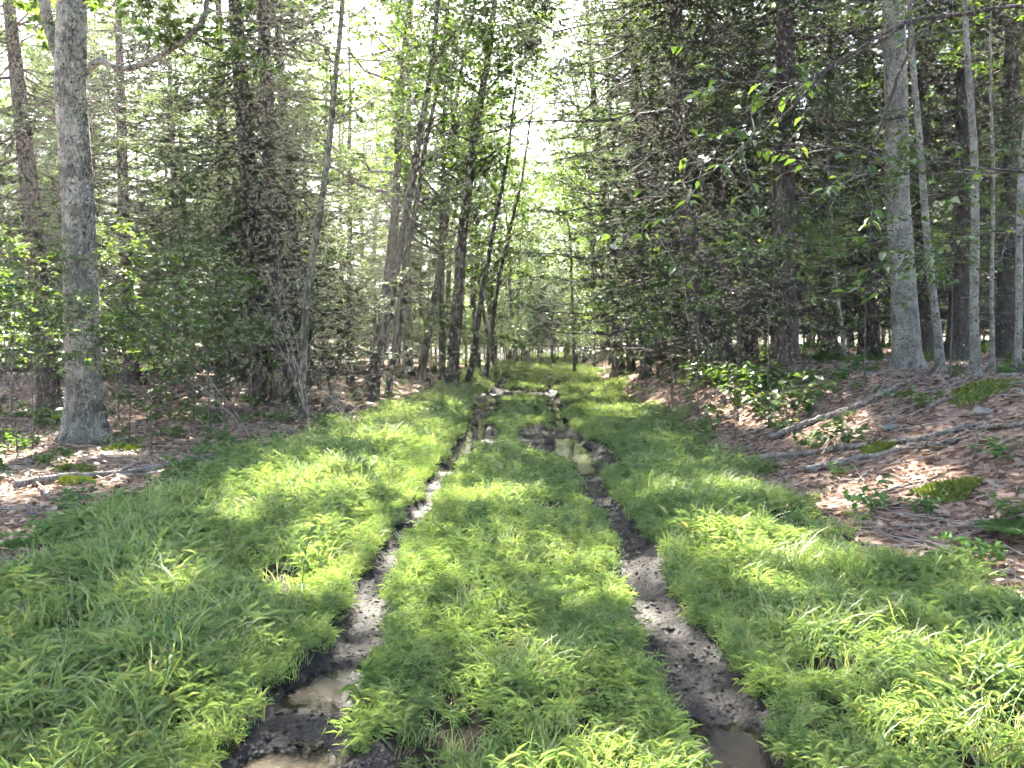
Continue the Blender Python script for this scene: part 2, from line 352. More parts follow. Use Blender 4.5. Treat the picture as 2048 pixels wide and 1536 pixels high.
for k, (s, a, b) in enumerate(PUD):
    yy = np.linspace(a - .12, b + .12, 40); tt = np.linspace(-1, 1, 40)
    w = rut_w(yy, s) * 1.02 * np.sqrt(np.clip(1 - np.abs(tt) ** 4, .02, 1)); c = rut_x(yy, s)
    nc = 17; cols = np.linspace(-1, 1, nc); X = c[:, None] + w[:, None] * cols; Y = np.repeat(yy[:, None], nc, 1)
    zw = float(H(c, yy, False).min()) - .050
    V = np.stack([X, Y, np.full((40, nc), zw)], -1).reshape(-1, 3)
    i = (np.arange(39)[:, None] * nc + np.arange(nc - 1)[None]); Q = np.stack([i, i + 1, i + nc + 1, i + nc], -1).reshape(-1, 4)
    tag(obj('puddle', mk('puddle', V, [(Q, 0)], [M['water']], True, {'depth': (zw - H(X, Y)).ravel()})),
        ['tan puddle at the very front of the narrow rut', 'small tan puddle in the front of the narrow rut', 'long tan puddle in the narrow rut beyond the first bend',
         'far thin puddle where the narrow rut ends', 'brown puddle at the very front of the wide rut', 
         'broad tan puddle in the wide rut beside churned mud', 'bright reflecting strip of water far along the wide rut'][k], kind='structure')

# ---------------------------------------------------------------- shafts of sun: gaps in the crowns, seen from the ground
SHAFTS = []
def shaft(px, py, r, y=None):
    x, yy = ground_at(px, py) if y is None else (PX(px, y), y)
    SHAFTS.append((np.array([x, yy, Hs(x, yy)]), r))
for px, py, r in ((560, 1010, .7), (470, 1060, .25), (790, 895, .8), (700, 850, .55), (1545, 1110, .55), (1570, 1220, .22), (1960, 1420, .5), (1250, 830, .8), (900, 760, .8),
                  (1050, 735, 1.2), (1480, 790, .8), (1540, 820, .6), (1420, 775, .6), (330, 835, .7), (440, 805, .7), (40, 975, .5), (860, 1150, .2), (1000, 1010, .35), (640, 1180, .35), (330, 1230, .2),
                  (1700, 1000, .3), (1850, 960, .3), (1350, 900, .35), (1120, 1420, .2), (960, 1290, .2), (1650, 860, .6), (60, 825, .6), (700, 700, 1.4), (1660, 790, .35), (1480, 1000, .3), (240, 960, .4)):
    shaft(px, py, r)
SHAFTS.append((np.array([1.9, 4.8, 2.6]), .22))
def carve(L, Mw):
    """drop leaves (N,4,3) that stand in a shaft of sun; Mw = 4x4 to world"""
    if not len(L): return np.zeros(0, bool)
    p = L[:, 0] @ Mw[:3, :3].T + Mw[:3, 3]
    keep = np.ones(len(p), bool)
    wob = 1 + .35 * noise(p[:, 0] + p[:, 2], p[:, 1], 1.1, 5)
    for g, r in SHAFTS:
        d = p - g; t = d @ SUN; perp = d - t[:, None] * SUN
        keep &= ~((t > .8) & ((perp ** 2).sum(1) < (r * wob) ** 2))
    return keep

# ---------------------------------------------------------------- trees
def trunk_poly(h, r, rng, wob=.05, n=22, bend=0.0, top=.12, flare=.35):
    z = np.concatenate([[-.25, 0, .12, .3, .6], np.linspace(1.0, h, n)]); t = np.clip(z / h, 0, 1)
    a, b = rng.uniform(0, 6.28, 2)
    x = wob * (np.sin(z * .55 + a) - math.sin(a)) + bend * t ** 2 * h; y = wob * (np.sin(z * .47 + b) - math.sin(b))
    rad = r * (1 - (1 - top) * t ** 1.15) * (1 + flare * np.exp(-np.clip(z, 0, 9) / .22))
    return np.stack([x, y, z], -1), rad
def trunk_mesh(P, rad, k, rng, rough=.05):
    V, fs = tubes(P, rad, k)
    n = len(P); V = V.reshape(n, k, 3)
    th = np.arange(k); lob = 1 + .10 * np.exp(-np.clip(P[:, 2], 0, 9) / .35)[:, None] * np.sin(th * 2 * math.pi / k * 4 + rng.uniform(0, 6))[None] + rough * rng.standard_normal((n, k)) * .6
    V = P[:, None] + (V - P[:, None]) * lob[..., None]
    return V.reshape(-1, 3), fs

def spray_conifer(seed, h, lower=1.2, live=3.0, lmax=2.6, fine_to=8.5, green=.8):
    """crown of a spruce: wood geometry and needle quads, around the axis"""
    rng = np.random.default_rng(seed)
    zs = []; z = lower
    while z < h - .2:
        zs += list(z + rng.uniform(-.14, .14, rng.integers(4, 7))); z += rng.uniform(.3, .5)
    z = np.array(zs); n = len(z); az = rng.uniform(0, 6.283, n)
    prof = np.where(z < .38 * h, .86 + .14 * z / (.38 * h), np.clip((h - z) / (.62 * h), .05, 1) ** .8)
    L = lmax * prof * rng.uniform(.45, 1.1, n)
    pit = np.where(z < .5 * h, rng.uniform(-.18, .16, n), rng.uniform(0, .4, n))
    dirh = np.stack([np.cos(az), np.sin(az), np.zeros(n)], -1)
    s = np.linspace(0, 1, 7)
    P = dirh[:, None] * (L[:, None] * s * np.cos(pit)[:, None])[..., None]
    P[..., 2] += z[:, None] + (L * np.sin(pit))[:, None] * s + L[:, None] * (-.22 * s + .20 * s ** 2.2)
    P[:, 1:] += rng.standard_normal((n, 6, 3)) * .022 * L[:, None, None]
    r0 = np.clip(.009 + .0105 * L, .007, .04); rad = r0[:, None] * (1 - .85 * s)
    fine = z < fine_to
    def twigs(idx, step, l2, ne, nl, nw, dens):
        geo = Geo(); V, fs = tubes(P[idx], rad[idx], 4); geo.add(V, fs)
        Pi = P[idx]; Li = L[idx]; cnt = np.maximum((Li * .9 / step).astype(int), 2)
        par = np.repeat(np.arange(len(idx)), cnt * 2); side = np.tile([1, -1], cnt.sum())
        t = rng.uniform(.12, 1.0, len(par)); f = t * 6; i0 = np.minimum(f.astype(int), 5); a = (f - i0)[:, None]
        p0 = Pi[par, i0] * (1 - a) + Pi[par, i0 + 1] * a; tan = unit(Pi[par, i0 + 1] - Pi[par, i0])
        sd = unit(np.cross(tan, [0, 0, 1.0])) * side[:, None]
        d = unit(tan * rng.uniform(.45, .9, (len(par), 1)) + sd + rng.standard_normal((len(par), 3)) * .18 + np.array([0, 0, -.16]))
        ll = l2 * (1.15 - t) * np.sqrt(Li[par]) * rng.uniform(.5, 1.25, len(par)) + .06
        zz = z[idx][par]
        # the bare twig: a thin two-faced sliver
        kw = rng.random(len(par)) < .5; nn = unit(rng.standard_normal((kw.sum(), 3)))
        tw = leaf_quads(p0[kw], d[kw], nn, ll[kw], np.full(kw.sum(), .009 if nl < .1 else .014), fold=0, droop=.1); geo.add(tw.reshape(-1, 3), leaf_faces(len(tw)))
        g = np.clip((zz - lower) / (live - lower), .0, 1) * green + .06
        blive = rng.random(len(idx))[par] < g
        m = np.repeat(np.arange(len(par)), ne); w = rng.uniform(.1, 1, len(m))
        b = p0[m] + d[m] * (ll[m] * w)[:, None]; b[:, 2] -= .10 * ll[m] * w ** 2
        s2 = unit(np.cross(d[m], [0, 0, 1.0])) * rng.choice([-1, 1], len(m))[:, None]
        dd = unit(d[m] * .75 + s2 * rng.uniform(.3, 1, (len(m), 1)) + rng.standard_normal((len(m), 3)) * .28)
        nn = unit(np.array([0, 0, 1.]) + rng.standard_normal((len(m), 3)) * .5)
        l = nl * rng.uniform(.6, 1.3, len(m))
        lq = leaf_quads(b, dd, nn, l, l * nw, fold=.1, droop=.05)
        lv = blive[m]; dm = ~lv & (rng.random(len(m)) < dens)
        return geo, lq[lv], lq[dm]
    return twigs(np.where(fine)[0], .085, .44, 10, .085, .27, .22), twigs(np.where(~fine)[0], .23, .5, 9, .17, .40, .2)
def crown_mesh(name, geo, wood, parts):
    """parts: list of (leaf quads, material)"""
    Vs = list(geo.V); Fs = [(f, 0) for f, m in geo.F]; n = geo.n; mats = [wood]
    for L, m in parts:
        if len(L):
            Vs.append(L.reshape(-1, 3)); Fs.append((leaf_faces(len(L), n), len(mats))); n += len(L) * 4
        mats.append(m)
    me = mk(name, np.concatenate(Vs), Fs, mats, False)
    return me

CON = []
for i, (sd, h, lo, lv, lm, gr) in enumerate(((11, 19, .9, 2.4, 3.7, .95), (12, 17, 1.1, 2.2, 2.8, .95), (13, 20, .8, 3.6, 3.3, .85), (14, 16, 1.0, 5.0, 2.9, .6), (15, 18, 1.0, 2.4, 3.7, .95))):
    lo_, up_ = spray_conifer(sd, h, lo, lv, lm, green=gr)
    CON.append((h, up_, lo_, crown_mesh('lower_boughs', lo_[0], M['bark_conifer'], [(lo_[1], M['needle']), (lo_[2], M['dead_needle'])]),
                crown_mesh('conifer_crown', up_[0], M['bark_conifer'], [(up_[1], M['needle']), (up_[2], M['dead_needle'])])))
CARVED = [0]
def conifer(px, y, wpx, top_px, var, label, group=None, rz=0.0, cs=1.0, r=None, carve_it=True):
    x = PX(px, y); z0 = Hs(x, y); rng = np.random.default_rng(int(px * 7 + y * 131) % 99991)
    h, up_, lo_, lo_me, me = CON[var]; g, nq, dq = up_
    r = r or wpx * y / F_PX / 2
    ztop = PZ(0, y); lean = math.atan2(PX(top_px, y) - x, ztop - z0) if top_px is not None else rng.normal(0, .02)
    root = obj('conifer_tree', None, loc=(x, y, z0), rot=(0, lean, 0)); tag(root, label, 'tree', group)
    P, rad = trunk_poly(h * cs, r, rng, .04); V, fs = trunk_mesh(P, rad, 14 if y < 30 else 9, rng)
    gg = Geo(); gg.add(V, fs); obj('trunk', gg.mesh('trunk', [M['bark_conifer']]), root)
    Mw = np.array(Matrix.Translation((x, y, z0)) @ Euler((0, lean, 0)).to_matrix().to_4x4() @ Euler((0, 0, rz)).to_matrix().to_4x4() @ Matrix.Diagonal((cs, cs, cs, 1)))
    if carve_it and y < 48:
        k1 = carve(nq, Mw)
        if (~k1).sum() > 25:
            me = crown_mesh('conifer_crown', g, M['bark_conifer'], [(nq[k1], M['needle']), (dq, M['dead_needle'])]); CARVED[0] += 1
    if carve_it and y < 18.5:
        k2 = carve(lo_[1], Mw); k3 = carve(lo_[2], Mw)
        if (~k2).sum() + (~k3).sum() > 150: lo_me = crown_mesh('lower_boughs', lo_[0], M['bark_conifer'], [(lo_[1][k2], M['needle']), (lo_[2][k3], M['dead_needle'])]); CARVED[0] += 1
    obj('crown', me, root, rot=(0, 0, rz), scale=(cs, cs, cs)); obj('lower_boughs', lo_me, root, rot=(0, 0, rz), scale=(cs, cs, cs))
    return root

def hardwood(px, y, wpx, path, label, h=12, cstart=3.0, nlimb=14, llen=(1.2, 2.6), leaf=.085, nleaf=7, bark='bark_dark', seed=1, name='broadleaf_tree', group=None,
             flat=.55, up=.15, nsub=6, ntwig=4, r=None, extra=None, lmat='leaf', shrink=.45, twl=(.25, .6), sub=(.5, 1.2), top=.2):
    """a broadleaf tree. path = picture columns/rows the stem passes through at distance y (extended straight to height h)"""
    rng = np.random.default_rng(seed)
    x = PX(px, y); z0 = Hs(x, y); r = r or wpx * y / F_PX / 2
    pts = [(0, 0.0)] + [(PX(a, y) - x, PZ(b, y) - z0) for a, b in path]
    pz = np.array([p[1] for p in pts]); pxs = np.array([p[0] for p in pts])
    z = np.concatenate([[-.25, 0, .12, .3, .6], np.linspace(1, h, 20)])
    sl = (pxs[-1] - pxs[-2]) / max(pz[-1] - pz[-2], .1) if len(pts) > 1 else 0
    xs = np.where(z <= pz[-1], np.interp(z, pz, pxs), pxs[-1] + sl * .6 * (z - pz[-1]))
    ker = np.array([.25, .5, .25]); xs2 = np.convolve(np.pad(xs, 1, mode='edge'), ker, 'valid'); xs[5:-1] = xs2[5:-1]
    a = rng.uniform(0, 6.28); ysv = .05 * (np.sin(z * .6 + a) - math.sin(a))
    P = np.stack([xs + .015 * np.sin(z * 1.9 + a) * (z > .5), ysv, z], -1); t = np.clip(z / h, 0, 1)
    rad = r * (1 - (1 - top) * t) * (1 + (.55 if r > .2 else .4) * np.exp(-np.clip(z, 0, 9) / (.12 + r * .6)))
    root = obj(name, None, loc=(x, y, z0)); tag(root, label, 'tree', group)
    tg = Geo(); V, fs = trunk_mesh(P, rad, 16 if r > .12 else 9, rng, .045); tg.add(V, fs)
    Pt = P[P[:, 2] >= cstart * .9]; Rt = rad[P[:, 2] >= cstart * .9]
    l1, r1 = grow(rng, Pt[None], Rt[None], nlimb, llen, (.7, 1.35), flat, up, .02, .98, 6, .3, .3, .04, shrink)
    if extra: 
        for e in extra:
            ee = np.array([(PX(q[0], y + q[2]) - x, q[2], PZ(q[1], y + q[2]) - z0) for q in e[0]]); rr_ = np.linspace(e[1], e[2], len(ee))
            tt = np.linspace(0, len(ee) - 1, 24); f = np.minimum(tt.astype(int), len(ee) - 2); w = (tt - f)[:, None]
            # smooth (Catmull-Rom) course of a limb: the seen ones, and unseen ones added for shade
            pp = np.pad(ee, ((1, 1), (0, 0)), mode='edge'); p0, p1, p2, p3 = pp[f], pp[f + 1], pp[f + 2], pp[f + 3]
            C = .5 * (2 * p1 + (p2 - p0) * w + (2 * p0 - 5 * p1 + 4 * p2 - p3) * w ** 2 + (-p0 + 3 * p1 - 3 * p2 + p3) * w ** 3)
            rc = np.interp(tt, np.arange(len(ee)), rr_); V, fs = tubes(C, rc, 8, .05, rng); tg.add(V, fs)
            sl1, sr1 = grow(rng, C[None][:, 6:], rc[None][:, 6:], e[3], e[4] if len(e) > 4 else (.5, 1.3), (.4, 1.0), .8, .1, .1, 1, 6, .45, .3, .06)
            l1 = np.concatenate([l1, sl1]); r1 = np.concatenate([r1, sr1])
    V, fs = tubes(l1, r1, 5); tg.add(V, fs)
    obj('trunk', tg.mesh('trunk', [M[bark]]), root)
    cg = Geo()
    l2, r2 = grow(rng, l1, r1, nsub, sub, (.4, 1.0), flat, .05, .15, 1, 4, .5, .3, .06)
    l3, r3 = grow(rng, l2, r2, ntwig, twl, (.4, 1.1), flat, 0, .1, 1, 3, .5, .4, .06)
    V, fs = tubes(l2, r2, 4); cg.add(V, fs); V, fs = tubes(l3, r3, 3); cg.add(V, fs)
    lq = leaves_on(rng, l3, nleaf, leaf)
    Mw = np.eye(4); Mw[:3, 3] = (x, y, z0)
    lq = lq[carve(lq, Mw)]
    obj('crown', crown_mesh('leafy_crown', cg, M[bark], [(lq, M[lmat])]), root)
    return root

# --- the trees that the photograph shows one by one
hardwood(165, 12.4, 70, [(166, 500), (160, 140), (168, 0)], 'thick lichen-spotted grey tree with a forked stem and curving limb', h=18, cstart=9.0, nlimb=22, llen=(3, 6.0), leaf=.17, nleaf=12, bark='bark_grey', seed=3, top=.35,
         nsub=7, ntwig=4, extra=[([(182, 150, 0), (215, 122, -.15), (258, 138, -.4), (330, 115, -.6), (400, 62, -.8), (425, 20, -.9), (440, -120, -1.0)], .055, .032, 2),
                                 ([(150, 160, 0), (128, 90, .1), (112, 20, .2), (100, -120, .3), (95, -300, .4)], .10, .07, 4),
                                 ([(178, -180, 0), (330, -290, .6), (560, -400, 1.8), (800, -470, 3.5), (960, -500, 5)], .10, .03, 20, (1.2, 2.8))])  # last limb is unseen, added above the frame to shade the track
conifer(98, 18.0, 42, 42, 3, 'dark conifer with bare drooping branches behind the lichened tree', rz=.4)
conifer(522, 20.5, 44, 484, 0, 'stout conifer with layered boughs, first of the close pair beyond the leaning grey stem', rz=1.1)
conifer(566, 19.8, 38, 538, 4, 'conifer standing just behind the leaning slender grey stem', rz=2.3)
conifer(612, 26.5, 34, 562, 1, 'paler conifer trunk half hidden behind the close pair', rz=.2)
conifer(262, 25.0, 30, 252, 3, 'thin conifer trunk seen between the lichened tree and the close pair', rz=3.0)
conifer(465, 29.0, 36, 450, 1, 'dim conifer trunk directly behind the stout conifer', rz=4.0)
hardwood(604, 15.5, 17, [(606, 640), (640, 430), (672, 200), (692, 0)], 'slender pale grey stem leaning toward the track, clear of branches', h=15, cstart=6.0, nlimb=24, llen=(1.5, 3.6), bark='bark_olive', seed=5, leaf=.13, nleaf=10, extra=[([(695, -60, 0), (790, -170, .6), (900, -260, 1.6), (1010, -330, 2.6)], .045, .015, 14, (.9, 2.0))])  # its extra limb is out of view, added for overhead shade
hardwood(745, 21.5, 19, [(790, 560), (832, 330), (868, 120)], 'leaning dark stem with a twin, nearest to the track on the flat side', h=16, cstart=6.0, nlimb=32, llen=(1.5, 4.2), seed=6, leaf=.13, nleaf=11, extra=[([(866, 130, 0), (925, 50, -.4), (1000, -5, -.9), (1085, -25, -1.4)], .04, .012, 14, (.7, 1.6))])
hardwood(775, 22.3, 14, [(806, 560), (846, 330), (890, 100)], 'thinner twin of the leaning dark stem by the track', h=14, cstart=5.6, nlimb=26, llen=(1.2, 3.6), seed=7, leaf=.12, nleaf=10)
hardwood(903, 25.0, 26, [(925, 480), (945, 300), (985, 60)], 'upright blackish trunk at the grass edge beside the track', h=17, cstart=6.2, nlimb=34, llen=(1.6, 4.2), seed=8, leaf=.13, nleaf=11, extra=[([(962, 200, 0), (1010, 140, -.8), (1070, 90, -1.8), (1140, 60, -2.8)], .04, .012, 14, (.7, 1.6))])
hardwood(935, 27.0, 13, [(975, 520), (1012, 340)], 'thin stem leaning over the track right of the blackish trunk', h=12, cstart=3.2, nlimb=26, llen=(1, 2.8), seed=9, leaf=.10, nleaf=9)
hardwood(968, 28.5, 11, [(1000, 540), (1040, 380)], 'thinnest leaning stem overhanging the far track', h=11, cstart=3.0, nlimb=24, llen=(.9, 2.4), seed=10, leaf=.10, nleaf=9)
hardwood(884, 30.0, 15, [(884, 450), (890, 250)], 'straight thin stem behind the blackish trunk', h=14, cstart=3.6, nlimb=26, llen=(1, 3), seed=21, leaf=.11, nleaf=9)
conifer(815, 33.0, 22, 822, 1, 'short-limbed conifer between the leaning twins and the blackish trunk', rz=.9)
hardwood(700, 27.0, 14, [(703, 400), (705, 150)], 'straight thin stem between the leaning grey stem and the leaning twins', h=13, cstart=3.5, nlimb=26, llen=(1, 3), seed=22, leaf=.11, nleaf=9)
hardwood(650, 33.0, 16, [(652, 400), (660, 150)], 'thin stem in the bright gap behind the leaning grey stem', h=14, cstart=3.5, nlimb=24, llen=(1, 3.2), seed=23, leaf=.12, nleaf=9)
# bank side
conifer(1408, 16.5, 40, 1338, 0, 'dark conifer leaning slightly to the track, nearest to it on the bank', rz=2.2)
conifer(1446, 19.5, 32, 1412, 2, 'conifer just behind the one nearest to the track on the bank', rz=5.1)
conifer(1572, 14.6, 50, 1556, 3, 'thick straight conifer standing alone on the bank above the leafy seedlings', rz=.7)
conifer(1292, 22.0, 24, 1262, 4, 'conifer with long dark boughs reaching out over the track', rz=3.6)
conifer(1318, 25.0, 26, 1290, 3, 'brownish conifer at the far start of the bank', rz=1.7)
conifer(1360, 28.0, 26, 1345, 2, 'brownish conifer one step behind the far start of the bank', rz=2.9)
conifer(1738, 20.0, 42, 1720, 2, 'dim thick conifer behind the smooth grey trunk on the bank', rz=3.5)
conifer(1845, 18.0, 38, 1822, 3, 'dark conifer close behind the smooth grey trunk, hidden by it below', rz=4.1)
conifer(1915, 16.5, 44, 1905, 3, 'dark wide conifer between the smooth grey trunk and the pale poles', rz=5.6)
conifer(2010, 19.0, 36, 2000, 2, 'dark conifer at the edge of the picture behind the pale poles', rz=.3)
conifer(1660, 24.0, 30, 1648, 1, 'dim conifer in the gap between the lone thick conifer and the grey trunk', rz=1.0)
conifer(1500, 25.0, 28, 1488, 4, 'dim conifer in the gap behind the lone thick conifer', rz=2.0)
hardwood(1816, 13.0, 50, [(1795, 430), (1772, 0)], 'smooth grey broadleaf trunk with dark flecks on the bank', h=18, cstart=7.5, nlimb=24, llen=(3, 6), bark='bark_smooth', seed=31, leaf=.17, nleaf=12, top=.4, extra=[([(1765, -120, 0), (1620, -280, .5), (1400, -420, 1.5), (1200, -500, 3), (1080, -540, 4.5)], .10, .03, 20, (1.2, 2.8))])  # long limb above the frame is added to cast shade on the track
hardwood(1882, 12.2, 17, [(1850, 480), (1812, 200)], 'leaning pale stem crossing in front of the smooth grey trunk', h=11, cstart=5.5, nlimb=10, llen=(.8, 1.8), bark='bark_smooth', seed=32)
hardwood(1950, 11.5, 19, [(1938, 480), (1925, 230), (1905, 0)], 'thin pale pole with a slight crook near the edge of the bank', h=10, cstart=5.2, nlimb=10, llen=(.8, 1.8), bark='bark_smooth', seed=33)
hardwood(2034, 11.0, 15, [(2036, 400), (2046, 0)], 'thin pale pole at the very edge of the picture', h=9, cstart=5.5, nlimb=10, llen=(.8, 1.6), bark='bark_smooth', seed=34)
hardwood(1985, 12.5, 9, [(1975, 500), (1960, 200)], 'thinnest pale pole between the crooked pole and the picture edge', h=8, cstart=5, nlimb=8, llen=(.6, 1.4), bark='bark_smooth', seed=35)
hardwood(1690, 15.5, 9, [(1668, 560), (1640, 300)], 'whip-thin stem leaning beside the lone thick conifer', h=7, cstart=2.5, nlimb=10, llen=(.7, 1.5), bark='bark_smooth', seed=36, leaf=.08, nleaf=4)
hardwood(1238, 27.0, 24, [(1222, 480), (1190, 250)], 'dark stem leaning over the track from the bank', h=15, cstart=3.2, nlimb=30, llen=(1.5, 3.6), seed=37, leaf=.11, nleaf=9, extra=[([(1205, 330, 0), (1160, 230, -.8), (1110, 160, -1.8), (1050, 120, -2.6)], .035, .012, 14, (.7, 1.6)), ([(1185, 230, 0), (1150, 100, .6), (1100, 20, 1.2)], .03, .012, 10, (.7, 1.6))])
hardwood(1262, 26.0, 16, [(1250, 480), (1215, 200)], 'thinner dark stem beside the one leaning over the track from the bank', h=12, cstart=2.6, nlimb=24, llen=(1, 3), seed=38, leaf=.10, nleaf=9)
hardwood(1150, 34.0, 7, [(1140, 480), (1110, 260)], 'thin leafy stem at the far bend of the track', h=11, cstart=1.6, nlimb=28, llen=(1, 2.6), seed=39, leaf=.105, nleaf=9)

# --- further wood: tall broadleaves over the track, then the crowd behind
PROT = {}
def proto(kind, seed):
    """leaf arrays of a shared crown for the crowd"""
    rng = np.random.default_rng(seed)
    h, cs, nl, ll, leaf, nlf, fl = {'tall': (18, 3.6, 36, (2, 4.6), .16, 14, .6), 'young': (9, .9, 34, (.9, 2.2), .115, 9, .5), 'bush': (3.2, .2, 24, (.6, 1.3), .10, 10, .6)}[kind]
    r = {'tall': .17, 'young': .06, 'bush': .025}[kind]
    P, rad = trunk_poly(h, r, rng, .12 if kind != 'bush' else .05, bend=rng.normal(0, .02))
    tg = Geo(); V, fs = trunk_mesh(P, rad, 10, rng); tg.add(V, fs)
    k = P[:, 2] >= cs
    l1, r1 = grow(rng, P[k][None], rad[k][None], nl, ll, (.6, 1.3), fl, .15, .02, .98, 5, .45, .3, .05, .45)
    V, fs = tubes(l1, r1, 4); tg.add(V, fs)
    l2, r2 = grow(rng, l1, r1, 6, (.5, 1.3) if kind == 'tall' else (.3, .8), (.4, 1.0), fl, .05, .15, 1, 4, .5, .3, .06)
    l3, r3 = grow(rng, l2, r2, 4, (.3, .7) if kind == 'tall' else (.2, .45), (.4, 1.1), fl, 0, .1, 1, 3, .5, .4, .06)
    cg = Geo(); V, fs = tubes(l2, r2, 3); cg.add(V, fs)
    lq = leaves_on(rng, l3, nlf, leaf)
    return [tg.mesh('trunk', [M['bark_dark']]), cg, lq, crown_mesh('leafy_crown', cg, M['bark_dark'], [(lq, M['leaf'])])]
for kd, n in (('tall', 3), ('young', 4), ('bush', 3)): PROT[kd] = [proto(kd, 200 + 17 * i + len(kd)) for i in range(n)]
NAME = {'tall': 'broadleaf_tree', 'young': 'sapling', 'bush': 'bush'}
def crowd(kind, x, y, label, group, s=1.0, rz=0.0, var=0, lean=0.0, carve_it=True):
    tm, cg, lq, cm = PROT[kind][var % len(PROT[kind])]
    z0 = Hs(x, y) - .02
    root = obj(NAME[kind], None, loc=(x, y, z0), rot=(0, lean, rz), scale=(s, s, s)); tag(root, label, {'tall': 'tree', 'young': 'sapling', 'bush': 'bush'}[kind], group)
    obj('trunk', tm, root)
    if carve_it and y < 48:
        Mw = np.array(Matrix.Translation((x, y, z0)) @ Euler((0, lean, rz)).to_matrix().to_4x4() @ Matrix.Diagonal((s, s, s, 1)))
        k = carve(lq, Mw)
        if (~k).sum() > 25: cm = crown_mesh('leafy_crown', cg, M['bark_dark'], [(lq[k], M['leaf'])]); CARVED[0] += 1
    obj('crown', cm, root)
    return root
for i, (x, y, s_, ln) in enumerate(((-3.6, 31, 1.0, .12), (-3.2, 41, .95, .10), (5.4, 33, 1.0, -.12), (-2.4, 52, .8, .05), (7.0, 47, .8, -.08), (-4.4, 24.5, 1.05, .10), (4.6, 40, .9, -.2), (-.9, 46, .9, .16), (4.9, 52, .85, -.16), (-.2, 59, .8, .12), (4.3, 34, .75, -.16), (-1.6, 38, .85, .2), (-.9, 42.5, .75, .14), (4.1, 45, .8, -.12), (4.4, 56, .8, -.08), (.1, 54.5, .75, .07), (3.9, 49, .85, -.06), (.3, 48.5, .8, .06), (4.9, 61, .85, -.03), (.9, 63, .85, .03))):
    crowd('tall', x, y, ['tall broadleaf tree arching over the track behind the blackish trunk', 'second tall broadleaf tree arching over the track from the flat side', 'tall broadleaf tree arching over the track from the bank',
          'tall tree beside the far bend on the flat side', 'tall tree beside the far bend on the bank side', 'tall broadleaf tree whose crown hangs over the leaning twins', 'strongly leaning tree over the far track on the bank side', 'leaning tree over the far track behind the thin leaning stems', 'leaning tree over the far bend from the bank', 'slightly leaning tree at the far bend from the flat side', 'slim tree tilting over the track just beyond the dark leaning stem', 'tilted tree whose crown closes the gap above the track', 'slim tree in the row closing over the far track, flat side', 'slim tree in the row closing over the far track, bank side', 'last leaning tree on the bank before the far end of the track', 'last leaning tree on the flat side before the far end of the track', 'leafy tree closing over the far bend, bank side', 'leafy tree closing over the far bend, flat side', 'upright leafy tree past the far bend, bank side', 'upright leafy tree past the far bend, flat side'][i], 'broadleaves arching over the track', s_, i * 1.3, i, ln)
for i, (x, y, s_, ln, k_) in enumerate(((1.2, 66, .85, .03, 'tall'), (5.0, 70, .8, -.03, 'tall'), (3.0, 88, .7, 0, 'tall'), (0.2, 82, .9, 0, 'young'), (4.4, 80, .9, 0, 'young'), (6.0, 92, .9, 0, 'young'), (2.2, 96, 1.0, 0, 'young'),
        (1.3, 76, .8, 0, 'bush'), (6.2, 78, .9, 0, 'bush'), (3.6, 84, .9, 0, 'bush'), (4.6, 90, 1.0, 0, 'bush'), (2.4, 90, 1.0, 0, 'bush'), (3.4, 93, 1.1, 0, 'bush'), (-.4, 60, 1.0, .05, 'young'), (5.4, 57, 1.0, -.05, 'young'), (0.2, 67, 1.1, .03, 'young'), (6.0, 66, 1.1, -.03, 'young'), (2.0, 78, 1.1, 0, 'young'), (5.0, 75, 1.0, 0, 'young'), (1.0, 54, .9, 0, 'bush'), (4.2, 52, .9, 0, 'bush'), (1.4, 62, 1.0, 0, 'bush'), (4.8, 61, 1.0, 0, 'bush'), (3.9, 100, 1.3, 0, 'young'), (6.8, 104, 1.3, 0, 'young'), (1.0, 102, 1.3, 0, 'young'), (0.6, 50, .7, .05, 'young'), (4.0, 48, .75, -.05, 'young'), (1.5, 57, .8, 0, 'young'), (3.4, 58, .8, 0, 'young'), (2.3, 61, .9, 0, 'young'), (-.2, 46, .9, 0, 'bush'), (3.6, 44, .9, 0, 'bush'), (1.7, 58, 1.2, 0, 'bush'), (2.9, 57, 1.2, 0, 'bush'), (2.2, 55, 1.0, 0, 'bush'), (3.7, 55, 1.1, 0, 'bush'), (.9, 56, 1.1, 0, 'bush'), (2.5, 66, 1.3, 0, 'bush'), (3.4, 68, 1.3, 0, 'bush'), (2.4, 72, 1.0, 0, 'tall'), (.3, 59, 1.5, 0, 'bush'), (1.3, 60.5, 1.5, 0, 'bush'), (2.2, 59, 1.4, 0, 'bush'), (3.1, 60, 1.5, 0, 'bush'), (4.0, 59, 1.5, 0, 'bush'), (5.2, 60, 1.6, 0, 'bush'))):
    crowd(k_, x, y, {'tall': 'tall tree closing the far end of the track', 'young': 'pale sapling closing the far end of the track', 'bush': 'low bush closing the far end of the track'}[k_], {'tall': 'tall trees', 'young': 'saplings', 'bush': 'bushes'}[k_] + ' at the far end of the track', s_, i * 1.7, i, ln, False)
rng = np.random.default_rng(42)
placed = [(o.location.x, o.location.y) for o in COL.objects if o.parent is None and o.type == 'EMPTY']
def free(x, y, d): return all((x - a) ** 2 + (y - b) ** 2 > d * d for a, b in placed)
def scatter(n, y0, y1, d, clear, side, tries=6000):
    out = []
    for _ in range(tries):
        if len(out) >= n: break
        y = y0 + (y1 - y0) * rng.random() ** .8; half = y * .70 + 2
        u = rng.uniform(clear, half); x = float(xc(y)) + side * u
        if abs(x) > y * .72 + 2 or not free(x, y, d): continue
        placed.append((x, y)); out.append((x, y))
    return out
